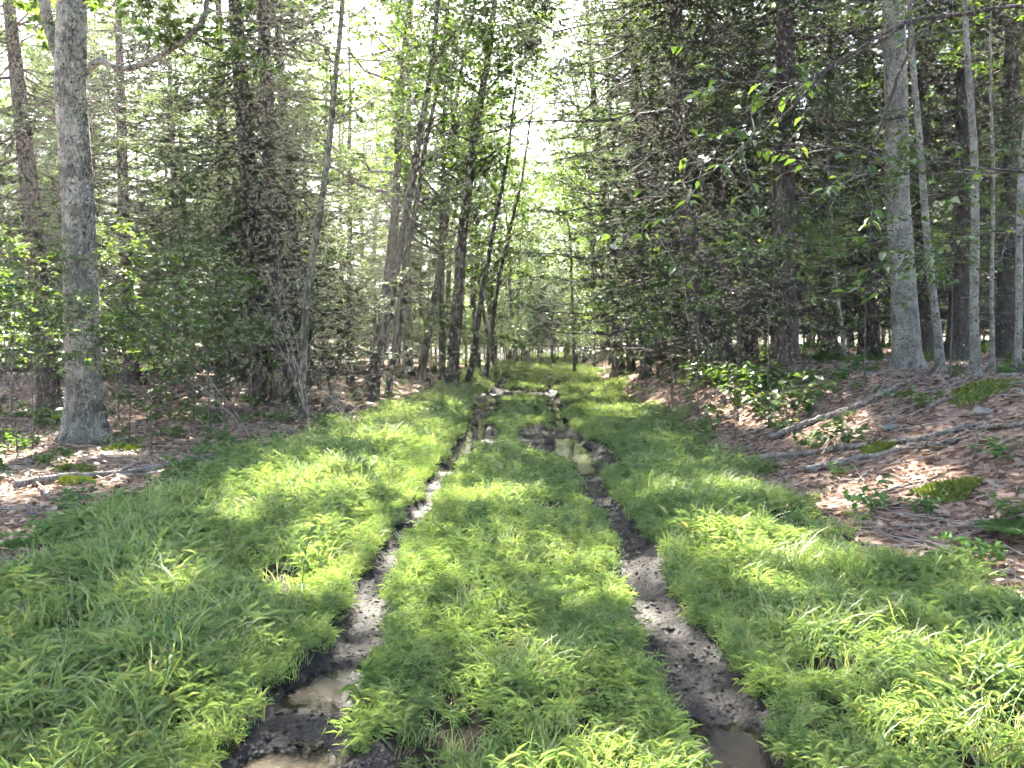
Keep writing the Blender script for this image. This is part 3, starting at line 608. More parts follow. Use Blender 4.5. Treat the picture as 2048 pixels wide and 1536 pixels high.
LAND = [(-9999, 'the picture edge'), (165, 'the lichened tree'), (540, 'the close conifer pair'), (650, 'the leaning grey stem'), (790, 'the leaning twins'), (905, 'the blackish trunk'), (1090, 'the track'),
        (1235, 'the dark leaning stem'), (1425, 'the paired conifers'), (1572, 'the lone thick conifer'), (1800, 'the smooth grey trunk'), (1950, 'the pale poles'), (9999, 'the picture edge')]
def where(x, y):
    p = 1024 + x / y * F_PX
    for a, b in zip(LAND, LAND[1:]):
        if a[0] <= p < b[0]: return 'between %s and %s' % (a[1], b[1])
for side, wd in ((-1, 'flat left'), (1, 'banked right')):
    for i, (x, y) in enumerate(scatter(24, 23, 50, 2.2, 3.6, side)):
        conifer(1024 + x / y * F_PX, y, 30, None, int(rng.integers(0, 5)), 'slim dark conifer far back ' + where(x, y), 'conifers crowded in the %s wood' % wd, rz=rng.uniform(0, 6.28), cs=rng.uniform(.72, 1.0), r=rng.uniform(.1, .18))
    for i, (x, y) in enumerate(scatter(15, 30, 52, 2.6, 4.0, side)):
        crowd('tall', x, y, 'tall broadleaf tree far back ' + where(x, y), 'tall broadleaves of the %s wood' % wd, rng.uniform(.75, 1.1), rng.uniform(0, 6.28), i, rng.normal(0, .04))
    for i, (x, y) in enumerate(scatter(72, 26, 68, 1.2, 2.8, side)):
        crowd('young', x, y, 'thin leafy sapling far back ' + where(x, y), 'saplings deep in the %s wood' % wd, rng.uniform(.6, 1.15), rng.uniform(0, 6.28), i, rng.normal(0, .07))
    for i, (x, y) in enumerate(scatter(44, 34, 70, 1.2, 2.4, side)):
        crowd('bush', x, y, 'low leafy bush far back ' + where(x, y), 'bushes under the far trees of the %s wood' % wd, rng.uniform(.8, 1.45), rng.uniform(0, 6.28), i)
for i in range(80):
    y = rng.uniform(92, 125); x = rng.uniform(-.7 * y, .7 * y)
    crowd('young', x, y, 'distant leafy thicket sapling along the far edge of the wood', 'thicket along the far edge of the wood', rng.uniform(.7, 1.3), rng.uniform(0, 6.28), i, 0, False)
for i in range(34):
    y = rng.uniform(105, 135); x = rng.uniform(-.7 * y, .7 * y)
    if abs(x - float(xc(y))) < 2.0: continue
    crowd('tall', x, y, 'distant broadleaf tree closing the view behind the wood', 'distant trees closing the view', rng.uniform(.6, 1.0), rng.uniform(0, 6.28), i, 0, False)
for side in (-1, 1):
    for i in range(20):
        y = rng.uniform(31, 76); u = rng.uniform(2.2, 5.0) - .012 * (y - 31); x = float(xc(y)) + side * u
        if not free(x, y, .9): continue
        placed.append((x, y)); crowd('bush', x, y, 'leafy bush crowding the %s verge of the far track' % ('flat' if side < 0 else 'banked'), 'bushes on the %s verge of the far track' % ('flat' if side < 0 else 'banked'), rng.uniform(.55, 1.05), rng.uniform(0, 6.28), i, -.08 * side)
for i in range(34):
    x = -24 + 1.5 * i + rng.uniform(-.5, .5); y = rng.uniform(62, 74)
    crowd('bush', x, y, 'bright bush in the leafy wall at the back of the wood', 'leafy wall at the back of the wood', rng.uniform(1.2, 1.8), rng.uniform(0, 6.28), i, 0, False)
    crowd('young', x + .7, y + rng.uniform(2, 6), 'bright sapling in the leafy wall at the back of the wood', 'leafy wall at the back of the wood', rng.uniform(.8, 1.2), rng.uniform(0, 6.28), i, 0, False)

print('carved crowns', CARVED[0])

# understory saplings that show close up
def sapling(px, y, h, label, seed, leaf=.085, nl=16, lean=0.0, cstart=.5, bark='bark_olive', nleaf=4, ll=(.5, 1.1), name='sapling', wpx=None, ntwig=3, nsub=4):
    x = PX(px, y); z0 = Hs(x, y); top = (px + lean, 768 - (math.tan(math.atan((z0 + h - CAM_H) / y) + PITCH)) * F_PX)
    bd = (seed * 37 % 17 - 8) * .9 * 12 / y
    o = hardwood(px, y, wpx or 9, [(px + lean * .3 + bd, top[1] + .62 * (768 + CAM_H / y * 900 - top[1]) * .8), (px + lean * .6 - bd * .6, top[1] + .3 * (768 - top[1])), top], label, h=h, cstart=cstart, nlimb=nl, llen=ll, leaf=leaf, nleaf=nleaf, bark=bark, seed=seed, name=name, nsub=nsub, ntwig=ntwig, sub=(.2, .5), twl=(.12, .3), lmat='leaf_near', r=.004 + h * .0024, shrink=.5)
    o['category'] = 'sapling'; return o
sapling(300, 10.5, 2.6, 'leafy waist-high sapling right of the lichened tree', 51)
sapling(420, 13.0, 3.2, 'leafy sapling spreading in front of the stout conifer', 52, nleaf=5)
sapling(60, 11.5, 3.0, 'leafy sapling left of the lichened tree at the picture edge', 53, nleaf=5)
sapling(235, 14.0, 3.5, 'taller leafy sapling just behind the lichened tree', 54, nleaf=5)
sapling(20, 15.5, 4.0, 'tall leafy sapling by the dark drooping conifer', 55, nleaf=6)
sapling(500, 16.5, 3.0, 'leafy sapling at the foot of the close conifer pair', 56, nleaf=5)
for i, a in enumerate(((30, 10.5, 2.2, 'low big-leaved sapling at the picture edge left of the lichened tree'), (110, 14.5, 3.0, 'big-leaved sapling close behind the left flank of the lichened tree'), (255, 11.8, 2.0, 'low big-leaved sapling at the right flank of the lichened tree'),
        (385, 16.0, 3.4, 'big-leaved sapling before the thin conifer trunk'), (445, 14.5, 2.6, 'big-leaved sapling before the low bare shrub'), (320, 20.0, 4.2, 'tall big-leaved sapling under the thin conifer'), (200, 22.0, 4.6, 'tall big-leaved sapling in the shade behind the lichened tree'),
        (480, 23.0, 4.0, 'big-leaved sapling in the shade behind the stout conifer'), (25, 21.0, 4.6, 'tall big-leaved sapling by the picture edge behind the drooping conifer'), (640, 24.5, 4.0, 'big-leaved sapling behind the leaning grey stem'))):
    sapling(a[0], a[1], a[2], a[3], 500 + i, leaf=.11, nl=15, nleaf=4, ll=(.7, 1.5))
sapling(150, 17.0, 4.5, 'tall thin sapling in the gap between the dark drooping conifer and the lichened tree', 63, nleaf=6, ll=(.6, 1.4), nl=20)
sapling(340, 15.5, 3.8, 'broad leafy sapling between the lichened tree and the twiggy shrub', 64, nleaf=6, ll=(.7, 1.5), nl=22)
sapling(430, 18.5, 5.0, 'tall leafy sapling left of the stout conifer', 65, nleaf=6, ll=(.7, 1.6), nl=24)
sapling(660, 20.0, 3.6, 'leafy sapling between the leaning grey stem and the leaning twins', 66, nleaf=6, ll=(.6, 1.3), nl=20)
sapling(860, 24.0, 3.0, 'bright leafy sapling at the foot of the blackish trunk', 67, nleaf=7, ll=(.6, 1.3), nl=20)
sapling(1400, 12.0, 3.4, 'layered pale-leaved sapling hiding the foot of the paired conifers', 68, nleaf=6, ll=(.7, 1.5), nl=22)
sapling(1540, 11.0, 3.0, 'thin sapling with flat leaf sprays before the lone thick conifer', 69, nleaf=4, ll=(.7, 1.4), nl=16)
sapling(1730, 11.0, 3.2, 'thin sapling with pale leaf sprays left of the smooth grey trunk', 70, nleaf=4, ll=(.7, 1.4), nl=16)
sapling(1900, 10.0, 2.8, 'thin sapling with scattered pale leaves by the pale poles', 71, nleaf=4, ll=(.6, 1.2), nl=14)
sapling(1210, 22.0, 3.4, 'sunlit layered sapling leaning over the track edge', 72, nleaf=7, ll=(.8, 1.7), nl=22, lean=-40)
sapling(1290, 19.0, 3.6, 'spreading leafy sapling at the track edge below the bank', 57, nl=22, nleaf=6, ll=(.8, 1.7))
sapling(1345, 15.0, 3.6, 'grey-green layered sapling in front of the leaning conifer', 58, nl=22, nleaf=6, ll=(.7, 1.5))
sapling(1480, 13.5, 2.6, 'leafy sapling between the paired conifers and the lone thick one', 59, nleaf=5)
sapling(1620, 12.5, 2.4, 'leafy sapling right of the lone thick conifer', 60, nleaf=4)
sapling(1005, 31.0, 3.5, 'bright bushy sapling where the track bends away', 61, nl=24, nleaf=8, ll=(.8, 1.6))
sapling(960, 33.0, 4.5, 'bright tall sapling behind the thin leaning stems', 62, nl=24, nleaf=8, ll=(.8, 1.6))

# ---------------------------------------------------------------- the near tree whose limb hangs in from the side
def near_limb_tree():
    rng = np.random.default_rng(77)
    x, y = 4.0, 5.44; z0 = Hs(x, y); DK = 1.31
    root = obj('broadleaf_tree', None, loc=(x, y, z0)); tag(root, 'near broadleaf tree reaching forked leafy boughs in from the picture edge', 'tree')
    P, rad = trunk_poly(9, .07, rng, .05); tg = Geo(); V, fs = trunk_mesh(P, rad, 12, rng); tg.add(V, fs)
    def course(pts, r0, r1, n=26):
        ee = np.array([(PX(a, d) - x, d - y, PZ(b, d) - z0) for a, b, d in [(q[0], q[1], q[2] * DK) for q in pts]]); tt = np.linspace(0, len(ee) - 1, n); f = np.minimum(tt.astype(int), len(ee) - 2); w = (tt - f)[:, None]
        pp = np.pad(ee, ((1, 1), (0, 0)), mode='edge'); p0, p1, p2, p3 = pp[f], pp[f + 1], pp[f + 2], pp[f + 3]
        C = .5 * (2 * p1 + (p2 - p0) * w + (2 * p0 - 5 * p1 + 4 * p2 - p3) * w ** 2 + (-p0 + 3 * p1 - 3 * p2 + p3) * w ** 3)
        C = C + rng.standard_normal(C.shape) * .004
        rc = np.linspace(r0, r1, n); V, fs = tubes(C, rc, 7, .06, rng); tg.add(V, fs); return C, rc
    base = (1024 + 3.05 / 4.15 * F_PX, 60, 4.15)
    c = [course([base, (2048, 12, 4.05), (1900, 30, 4.0), (1810, 42, 3.95), (1738, 75, 3.9), (1640, 140, 3.8), (1560, 190, 3.7), (1480, 245, 3.65), (1400, 330, 3.6)], .015, .004),
         course([(1810, 42, 3.95), (1700, 110, 3.9), (1600, 160, 3.85), (1500, 165, 3.8), (1415, 168, 3.75)], .010, .004),
         course([(1640, 140, 3.8), (1560, 230, 3.8), (1470, 300, 3.7), (1370, 400, 3.6), (1290, 520, 3.5)], .009, .003),
         course([(1850, 36, 3.98), (1800, 110, 4.0), (1760, 220, 4.0), (1735, 300, 3.95)], .012, .008)]
    low = [course([(base[0], 360, 4.15), (2048, 345, 4.1), (1900, 330, 4.0), (1780, 315, 3.9), (1640, 292, 3.7), (1540, 290, 3.6)], .010, .003),
           course([(base[0], 330, 4.15), (2030, 345, 4.1), (1850, 345, 3.9), (1750, 345, 3.8), (1620, 330, 3.6)], .008, .002),
           course([(base[0], 420, 4.15), (1990, 460, 4.0), (1850, 500, 3.9), (1760, 560, 3.8)], .008, .002)]
    obj('trunk', tg.mesh('trunk', [M['bark_dark']]), root)
    cg = Geo(); Ls = []
    for C, rc in c[:3] + low:
        k = 16; l2, r2 = grow(rng, C[None, 6:], rc[None, 6:], k, (.15, .55), (.4, 1.1), .6, -.05, .05, 1, 4, .5, .4, .05)
        V, fs = tubes(l2, r2, 4); cg.add(V, fs); Ls.append(l2)
    # bigger, rounded leaves: eight-sided, folded along the rib
    tw = np.concatenate(Ls); n = 6; K = len(tw)
    q = leaves_on(rng, tw, n, .072, wr=.62, droop=.3, t0=.3)
    q = q[rng.random(len(q)) < .45]
    B, Lm, T, Rm = q[:, 0], q[:, 1], q[:, 2], q[:, 3]
    mid = (B + T) / 2 + (np.array([0, 0, .003])); a = .22
    Vv = np.stack([B, B * .68 + Lm * .62 - mid * .30, Lm, T * .62 + Lm * .48 - mid * .10, T, T * .62 + Rm * .48 - mid * .10, Rm, B * .68 + Rm * .62 - mid * .30, mid], 1)
    i = np.arange(len(q))[:, None] * 9; F = np.concatenate([i + np.array([[k, (k + 1) % 8, 8]]) for k in range(8)], 0)
    g2 = Geo(); 
    me = mk('leafy_crown', np.concatenate(cg.V + [Vv.reshape(-1, 3)]), [(f, 0) for f, m in cg.F] + [(F + cg.n, 1)], [M['bark_smooth'], M['leaf_near']], True)
    obj('crown', me, root)
near_limb_tree()

# ---------------------------------------------------------------- dead bare shrub, fallen wood, stones, moss
def dead_shrub(px, y, tip, label, seed, h=2.0, n=4):
    rng = np.random.default_rng(seed); x = PX(px, y); z0 = Hs(x, y)
    g = Geo()
    tx, tz = PX(tip[0], y) - x, PZ(tip[1], y) - z0
    s = np.linspace(0, 1, 12); st = []
    for k in range(n):
        e = np.array([tx * rng.uniform(.5, 1.1), rng.normal(0, .25), tz * rng.uniform(.65, 1.05)])
        C = e[None] * s[:, None]; C[:, 0] += .10 * tx * np.sin(s * 3.1) * -1; C += rng.standard_normal(C.shape) * .012; st.append(C)
    C = np.stack(st); rad = np.linspace(.011, .003, 12)[None] * np.ones((n, 1)); V, fs = tubes(C, rad, 5); g.add(V, fs)
    l1, r1 = grow(rng, C, rad, 8, (.3, .75), (.35, .9), .8, .15, .25, 1, 6, .6, .35, .05); V, fs = tubes(l1, r1, 4); g.add(V, fs)
    l2, r2 = grow(rng, l1, r1, 4, (.12, .3), (.4, 1), .8, .1, .2, 1, 3, .6, .5, .05); V, fs = tubes(l2, r2, 3); g.add(V, fs)
    o = obj('bare_shrub', g.mesh('bare_shrub', [M['twig']]), loc=(x, y, z0)); return tag(o, label, 'shrub')
dead_shrub(618, 14.6, (520, 545), 'bare pale twiggy shrub arching before the close conifer pair', 71, n=4)
dead_shrub(500, 13.0, (300, 640), 'low bare twiggy shrub reaching toward the lichened tree', 72, n=3)
dead_shrub(700, 14.5, (640, 760), 'ankle-high bare twig spray at the grass edge', 73, n=3)

def fallen(pts, r0, r1, label, seed, mat='log', name='fallen_branch', nb=4, lift=.6):
    rng = np.random.default_rng(seed)
    g = np.array([ground_at(a, b) for a, b in pts]); n = 22; tt = np.linspace(0, len(g) - 1, n)
    X = np.interp(tt, np.arange(len(g)), g[:, 0]); Y = np.interp(tt, np.arange(len(g)), g[:, 1])
    rr = np.linspace(r0, r1, n); Z = H(X, Y) ; Z = np.convolve(np.pad(Z, 2, mode='edge'), np.ones(5) / 5, 'valid') + rr * lift + .012
    o0 = np.array([X.mean(), Y.mean(), 0]); C = np.stack([X, Y, Z], -1) - o0
    C[1:-1, :2] += rng.standard_normal((n - 2, 2)) * r0 * .5; C[:, 2] += .01 * np.sin(tt * 3)
    gg = Geo(); V, fs = tubes(C, rr, 9, .07, rng, cap=True); gg.add(V, fs)
    if nb:
        l1, r1_ = grow(rng, C[None], rr[None], nb, (.2, .7), (.4, .9), .35, .1, .3, .95, 5, .5, .35, .05); V, fs = tubes(l1, r1_, 5); gg.add(V, fs)
    o = obj(name, gg.mesh(name, [M[mat]]), loc=o0); return tag(o, label, 'branch')
fallen([(20, 978), (160, 958), (330, 935), (480, 908)], .042, .025, 'long pale fallen pole lying in front of the lichened tree', 81)
fallen([(215, 884), (330, 868), (430, 852), (560, 850)], .03, .016, 'dark fallen branch lying beside the foot of the lichened tree', 82)
fallen([(470, 875), (485, 850), (500, 818)], .018, .012, 'short pale stick propped in the leaves before the conifer pair', 83, nb=0, lift=3)
fallen([(90, 1000), (60, 960), (40, 910)], .015, .008, 'thin grey stick at the edge of the flat leaf litter', 84, nb=2)
fallen([(1540, 884), (1620, 850), (1700, 822), (1760, 800), (1840, 755)], .042, .024, 'upper fallen branch running up the bank to the grey trunk', 85)
fallen([(1480, 930), (1570, 915), (1660, 905), (1760, 895), (1860, 878), (1930, 862), (1990, 845)], .042, .022, 'long mossy fallen branch across the middle of the bank', 86)
fallen([(1610, 948), (1700, 928), (1790, 905), (1870, 895), (1940, 876)], .038, .02, 'pale fallen branch lying lowest on the bank', 87)
fallen([(1960, 864), (2010, 858), (2060, 850)], .028, .02, 'short reddish fallen branch at the picture edge of the bank', 88, nb=0)
fallen([(1770, 990), (1840, 970), (1900, 945)], .014, .008, 'thin twig on the litter above the mossy cushion of the bank', 89, nb=2)
fallen([(560, 800), (640, 790), (720, 770), (860, 765)], .02, .01, 'thin branch lying in the shade behind the leaning grey stem', 90, nb=3)
def curl_stick():
    x, y = ground_at(706, 1040); g = Geo()
    s = np.linspace(0, 1, 14); C = np.stack([.015 * np.sin(s * 5), .03 * s, s * .22 + .0], -1); C[:, 0] -= .06 * s ** 3
    V, fs = tubes(C, .008 * (1 - .5 * s), 6); g.add(V, fs)
    tag(obj('dead_stalk', g.mesh('dead_stalk', [M['bark_dark']]), loc=(x, y, Hs(x, y) - .02)), 'dark curled dead stalk poking out of the grass', 'stalk')
curl_stick()
def stone(px, py, s, label, seed):
    rng = np.random.default_rng(seed); x, y = ground_at(px, py)
    import bmesh
    bm = bmesh.new(); bmesh.ops.create_icosphere(bm, subdivisions=3, radius=1)
    for v in bm.verts:
        p = v.co; f = 1 + .16 * float(noise(p.x * 2 + seed, p.y * 2 + p.z, 2.2, 1)) + .07 * float(noise(p.x + p.z, p.y * 1.5 + seed, .7, 2)); v.co = Vector((p.x * s * 1.5 * f, p.y * s * f, p.z * s * .6 * f))
    me = bpy.data.meshes.new('stone'); bm.to_mesh(me); bm.free(); me.materials.append(M['stone'])
    for q in me.polygons: q.use_smooth = True
    tag(obj('stone', me, loc=(x, y, Hs(x, y) - s * .02), rot=(0, 0, rng.uniform(0, 3))), label, 'stone')
stone(1965, 825, .09, 'pale flat stone high on the bank below the pale poles', 1)
stone(1785, 856, .09, 'grey stone half sunk among the fallen branches of the bank', 2)
def moss(px, py, rx, ry, label, seed, n=900, hh=.05):
    rng = np.random.default_rng(seed); x, y = ground_at(px, py)
    a = rng.uniform(0, 6.283, n); q = np.sqrt(rng.random(n)); wob = 1 + .25 * np.sin(a * 3 + seed); X = rx * q * np.cos(a) * wob; Y = ry * q * np.sin(a) * wob
    Z = H(X + x, Y + y) + hh * (1 - q ** 2) * rng.uniform(.3, 1, n)
    g = Geo(); 
    D = unit(np.stack([rng.normal(0, .7, n), rng.normal(0, .7, n), np.ones(n)], -1)); N_ = unit(rng.standard_normal((n, 3)))
    L = rng.uniform(.03, .06, n); lq = leaf_quads(np.stack([X, Y, Z], -1), D, N_, L, L * .35)
    # cushion body
    k = 14; ra = np.linspace(0, 1, 6); th = np.arange(k) * 2 * math.pi / k; A, Rr = np.meshgrid(th, ra); wb = 1 + .25 * np.sin(A * 3 + seed)
    bx, by = rx * Rr * np.cos(A) * wb, ry * Rr * np.sin(A) * wb; bz = H(bx + x, by + y) + hh * (1 - Rr ** 2) - .012 * Rr
    V = np.stack([bx, by, bz], -1).reshape(-1, 3); i = np.arange(5)[:, None] * k; j = np.arange(k)[None]; Q = np.stack([i + j, i + (j + 1) % k, i + k + (j + 1) % k, i + k + j], -1).reshape(-1, 4)
    g.add(V, Q, 0); g.add(lq.reshape(-1, 3), leaf_faces(n), 0)
    tag(obj('moss_cushion', g.mesh('moss_cushion', [M['moss']]), loc=(x, y, 0)), label, 'moss')
moss(1905, 985, .24, .2, 'bright moss cushion low on the bank by the picture edge', 1, 1500, .07)
moss(1760, 900, .15, .16, 'moss cushion between the two lower fallen branches', 2, 900)
moss(1960, 785, .32, .3, 'dark mossy patch at the foot of the pale poles', 3, 1500, .08)
moss(150, 942, .2, .16, 'yellow moss patch beside the long pale fallen pole', 4, 900)
moss(245, 900, .26, .16, 'moss patch in front of the foot of the lichened tree', 5, 1000)
moss(140, 965, .2, .12, 'small moss tuft on the near side of the pale pole', 6, 500)

# ---------------------------------------------------------------- small plants standing out from the ground cover
def broad_plant(px, py, label, seed, n=10, h=.35, leaf=.14, mat='leaf_near', name='leafy_plant', wr=.75):
    rng = np.random.default_rng(seed); x, y = ground_at(px, py); z0 = Hs(x, y)
    g = Geo(); s = np.linspace(0, 1, 5); st = []
    for k in range(n):
        a = rng.uniform(0, 6.283); l = h * rng.uniform(.5, 1.1); e = np.array([math.cos(a) * l * .7, math.sin(a) * l * .7, l]); C = e[None] * s[:, None]; C[:, 2] -= .25 * l * s ** 3; st.append(C)
    C = np.stack(st); V, fs = tubes(C, np.linspace(.004, .002, 5)[None] * np.ones((n, 1)), 4); g.add(V, fs)
    obj_root = obj(name, g.mesh('stem', [M['weed']]), loc=(x, y, z0))
    lq = leaves_on(rng, C, 4, leaf, wr=wr, t0=.5, droop=.2)
    obj('foliage', mk('foliage', lq.reshape(-1, 3), [(leaf_faces(len(lq)), 0)], [M[mat]]), obj_root)
    return tag(obj_root, label, 'plant')
for i, a in enumerate(((105, 862, 'big-leaved green plant behind the foot of the lichened tree', 11, .5, .2), (1405, 772, 'sunlit leafy seedling first in the clump by the track edge', 15, .55, .19),
        (1455, 785, 'leafy seedling in the middle of the clump below the bank', 18, .6, .19), (1500, 790, 'tall leafy seedling of the clump below the lone thick conifer', 18, .65, .2),
        (1545, 800, 'leafy seedling highest on the bank in front of the lone thick conifer', 14, .55, .18), (1620, 820, 'leafy seedling below the upper fallen branch', 13, .45, .17),
        (1680, 905, 'leafy seedling touching the long mossy fallen branch', 12, .4, .16), (1440, 840, 'low leafy seedling at the grass edge of the bank', 9, .3, .12),
        (1790, 815, 'leafy seedling beside the foot of the smooth grey trunk', 8, .3, .11), (1560, 870, 'leafy seedling by the low end of the upper fallen branch', 8, .28, .11),
        (130, 690, 'leafy plant in the shade left of the lichened tree', 10, .6, .13), (580, 745, 'green leafy plant in front of the bare twiggy shrub', 10, .4, .13),
        (1385, 790, 'broad seedling at the low front of the seedling clump', 12, .5, .17), (1430, 760, 'broad seedling at the back of the seedling clump', 12, .5, .17), (1475, 815, 'pale seedling on the lower edge of the clump', 12, .45, .16), (1525, 835, 'pale seedling above the long mossy branch', 11, .42, .16), (1585, 845, 'seedling between the two upper fallen branches', 11, .4, .15), (1650, 780, 'seedling on the litter right of the lone thick conifer', 11, .42, .15), (1350, 750, 'bright seedling first on the bank beside the far track', 11, .45, .15),
        (490, 800, 'small sunlit plant beside the streak of light', 8, .25, .08), (715, 800, 'small plant by the ankle-high bare twigs', 7, .22, .08))):
    broad_plant(a[0], a[1], a[2], 300 + i, a[3], a[4] * 1.15, a[5] * .9)
def dark_weed(px, py, label, seed, h=.55):
    rng = np.random.default_rng(seed); x, y = ground_at(px, py); z0 = Hs(x, y); g = Geo(); s = np.linspace(0, 1, 7)
    C = np.stack([.05 * s ** 2, 0 * s, h * s], -1)[None]; V, fs = tubes(C, .003 * (1 - .4 * s)[None], 4); g.add(V, fs)
    o = obj('tall_weed', g.mesh('stem', [M['weed']]), loc=(x, y, z0)); lq = leaves_on(rng, C, 16, .09, wr=.28, droop=.35, t0=.25)
    obj('foliage', mk('foliage', lq.reshape(-1, 3), [(leaf_faces(len(lq)), 0)], [M['weed']]), o); return tag(o, label, 'weed')
dark_weed(598, 1200, 'dark upright weed in the grass before the bright sunlit patch', 1, .4)
dark_weed(318, 1420, 'tall upright weed in the grass near the front of the flat side', 2, .5)
dark_weed(705, 1410, 'small weed growing out of the front mud of the narrow rut', 3, .14)
def fern(px, py, label, seed, n=9, L=.5):
    rng = np.random.default_rng(seed); x, y = ground_at(px, py); z0 = Hs(x, y); g = Geo(); s = np.linspace(0, 1, 9); st = []
    for k in range(n):
        a = k * 6.283 / n + rng.uniform(-.3, .3); l = L * rng.uniform(.75, 1.1); C = np.stack([math.cos(a) * l * .8 * s, math.sin(a) * l * .8 * s, l * (.75 * s - .55 * s ** 2)], -1); st.append(C)
    C = np.stack(st); V, fs = tubes(C, np.linspace(.004, .001, 9)[None] * np.ones((n, 1)), 3); g.add(V, fs)
    o = obj('fern', g.mesh('stem', [M['weed']]), loc=(x, y, z0)); qs = []
    for c in st:
        for t in np.linspace(.12, .98, 30):
            i0 = min(int(t * 8), 7); f = t * 8 - i0; p = c[i0] * (1 - f) + c[i0 + 1] * f; tan = unit(c[i0 + 1] - c[i0]); sd = unit(np.cross(tan, [0, 0, 1.]))
            for sg in (-1, 1):
                l = .11 * math.sin(math.pi * min(t * .9 + .12, 1)) * L / .5 + .01
                qs.append(leaf_quads(p[None], unit(tan * .35 + sd * sg)[None], np.array([[0, 0, 1.]]), [l], [l * .2])[0])
    lq = np.array(qs); obj('frond', mk('frond', lq.reshape(-1, 3), [(leaf_faces(len(lq)), 0)], [M['weed']]), o); return tag(o, label, 'fern')
fern(2030, 1075, 'large fern at the picture edge below the mossy cushion', 1, 9, .4)
fern(1520, 770, 'sunlit fern among the seedlings below the lone thick conifer', 3, 9, .5)
fern(1345, 770, 'sunlit fern at the track side of the seedling clump', 4, 9, .45)

# ---------------------------------------------------------------- grass, weeds, litter: stuff
def src(col, name, me):
    o = bpy.data.objects.new(name, me); col.objects.link(o); return o
def clump(seed, n, h, spread, leafl, leafw, blades=False, mat='grass', nl=7):
    rng = np.random.default_rng(seed); a = rng.uniform(0, 6.283, n); rr = np.sqrt(rng.random(n)) * spread
    b = np.stack([rr * np.cos(a), rr * np.sin(a), np.full(n, -.02)], -1); a2 = rng.uniform(0, 6.283, n); hh = h * rng.uniform(.5, 1.15, n); out = hh * rng.uniform(.2, .85, n)
    m = 5; s = np.linspace(0, 1, m)
    C = b[:, None] + np.stack([np.cos(a2)[:, None] * out[:, None] * s ** 1.6, np.sin(a2)[:, None] * out[:, None] * s ** 1.6, hh[:, None] * (s * 1.15 - .3 * s ** 3)], -1)
    if blades:   # long arching ribbons
        w = leafw * (1 - s ** 1.7) + .0006; sd = np.stack([-np.sin(a2), np.cos(a2), np.zeros(n)], -1)
        V = np.stack([C - sd[:, None] * w[None, :, None], C + sd[:, None] * w[None, :, None]], 2).reshape(n, m * 2, 3)
        i = np.arange(n)[:, None, None] * m * 2 + np.arange(m - 1)[None, :, None] * 2; Q = (i + np.array([0, 1, 3, 2])[None, None]).reshape(-1, 4)
        return mk('grass_tuft', V, [(Q, 0)], [M[mat]], True)
    V, fs = tubes(C, np.full((n, m), .0011), 3)
    K = n * nl; par = np.repeat(np.arange(n), nl); t = rng.uniform(.25, 1, K); f = t * (m - 1); i0 = np.minimum(f.astype(int), m - 2); q = (f - i0)[:, None]
    p = C[par, i0] * (1 - q) + C[par, i0 + 1] * q; az = rng.uniform(0, 6.283, K); el = rng.uniform(-.1, 1.0, K)
    d = np.stack([np.cos(az) * np.cos(el), np.sin(az) * np.cos(el), np.sin(el)], -1); sd = np.stack([-np.sin(az), np.cos(az), np.zeros(K)], -1)
    l = leafl * rng.uniform(.6, 1.3, K)[:, None]; w = leafw * rng.uniform(.7, 1.2, K)[:, None]
    md = p + d * l * .42; tip = p + d * l; tip[:, 2] -= l[:, 0] * .35
    L4 = np.stack([p, md - sd * w, tip, md + sd * w], 1)
    F = leaf_faces(K, len(V)); return mk('grass_tuft', np.concatenate([V, L4.reshape(-1, 3)]), [(fs[0], 0), (F, 0)], [M[mat]], False)
def scatter_stuff(name, col, X, Y, Z, idx, scl, label, kind='stuff', tilt=.15, seed=0, tint=None):
    rng = np.random.default_rng(seed); n = len(X)
    me = bpy.data.meshes.new(name); me.vertices.add(n); me.vertices.foreach_set('co', np.stack([X, Y, Z], -1).astype(np.float32).ravel())
    a = me.attributes.new('rot', 'FLOAT_VECTOR', 'POINT'); a.data.foreach_set('vector', np.stack([rng.normal(0, tilt, n), rng.normal(0, tilt, n), rng.uniform(0, 6.283, n)], -1).astype(np.float32).ravel())
    a = me.attributes.new('scl', 'FLOAT', 'POINT'); a.data.foreach_set('value', np.asarray(scl, np.float32))
    a = me.attributes.new('pick', 'INT', 'POINT'); a.data.foreach_set('value', np.asarray(idx, np.int32))
    o = tag(obj(name, me), label, None, None, kind)
    ng = bpy.data.node_groups.new(name, 'GeometryNodeTree')
    ng.interface.new_socket('Geometry', in_out='INPUT', socket_type='NodeSocketGeometry'); ng.interface.new_socket('Geometry', in_out='OUTPUT', socket_type='NodeSocketGeometry')
    gi = ng.nodes.new('NodeGroupInput'); go = ng.nodes.new('NodeGroupOutput'); ci = ng.nodes.new('GeometryNodeCollectionInfo'); ci.inputs[0].default_value = col; ci.inputs[1].default_value = True; ci.inputs[2].default_value = True
    ip = ng.nodes.new('GeometryNodeInstanceOnPoints'); mp = ng.nodes.new('GeometryNodeMeshToPoints')
    def na(nm, t):
        q = ng.nodes.new('GeometryNodeInputNamedAttribute'); q.data_type = t; q.inputs[0].default_value = nm; return q.outputs[0]
    L = ng.links.new
    L(gi.outputs[0], mp.inputs[0]); L(mp.outputs[0], ip.inputs['Points']); L(ci.outputs[0], ip.inputs['Instance']); ip.inputs['Pick Instance'].default_value = True
    L(na('pick', 'INT'), ip.inputs['Instance Index']); L(na('rot', 'FLOAT_VECTOR'), ip.inputs['Rotation']); L(na('scl', 'FLOAT'), ip.inputs['Scale']); L(ip.outputs[0], go.inputs[0])
    md = o.modifiers.new('scatter', 'NODES'); md.node_group = ng
    return o
M['straw'] = leaf_mat('dead_straw', [(0, (.18, .14, .08)), (1, (.38, .31, .19))], .3, tint=(1, 1, .9), gloss=.01)
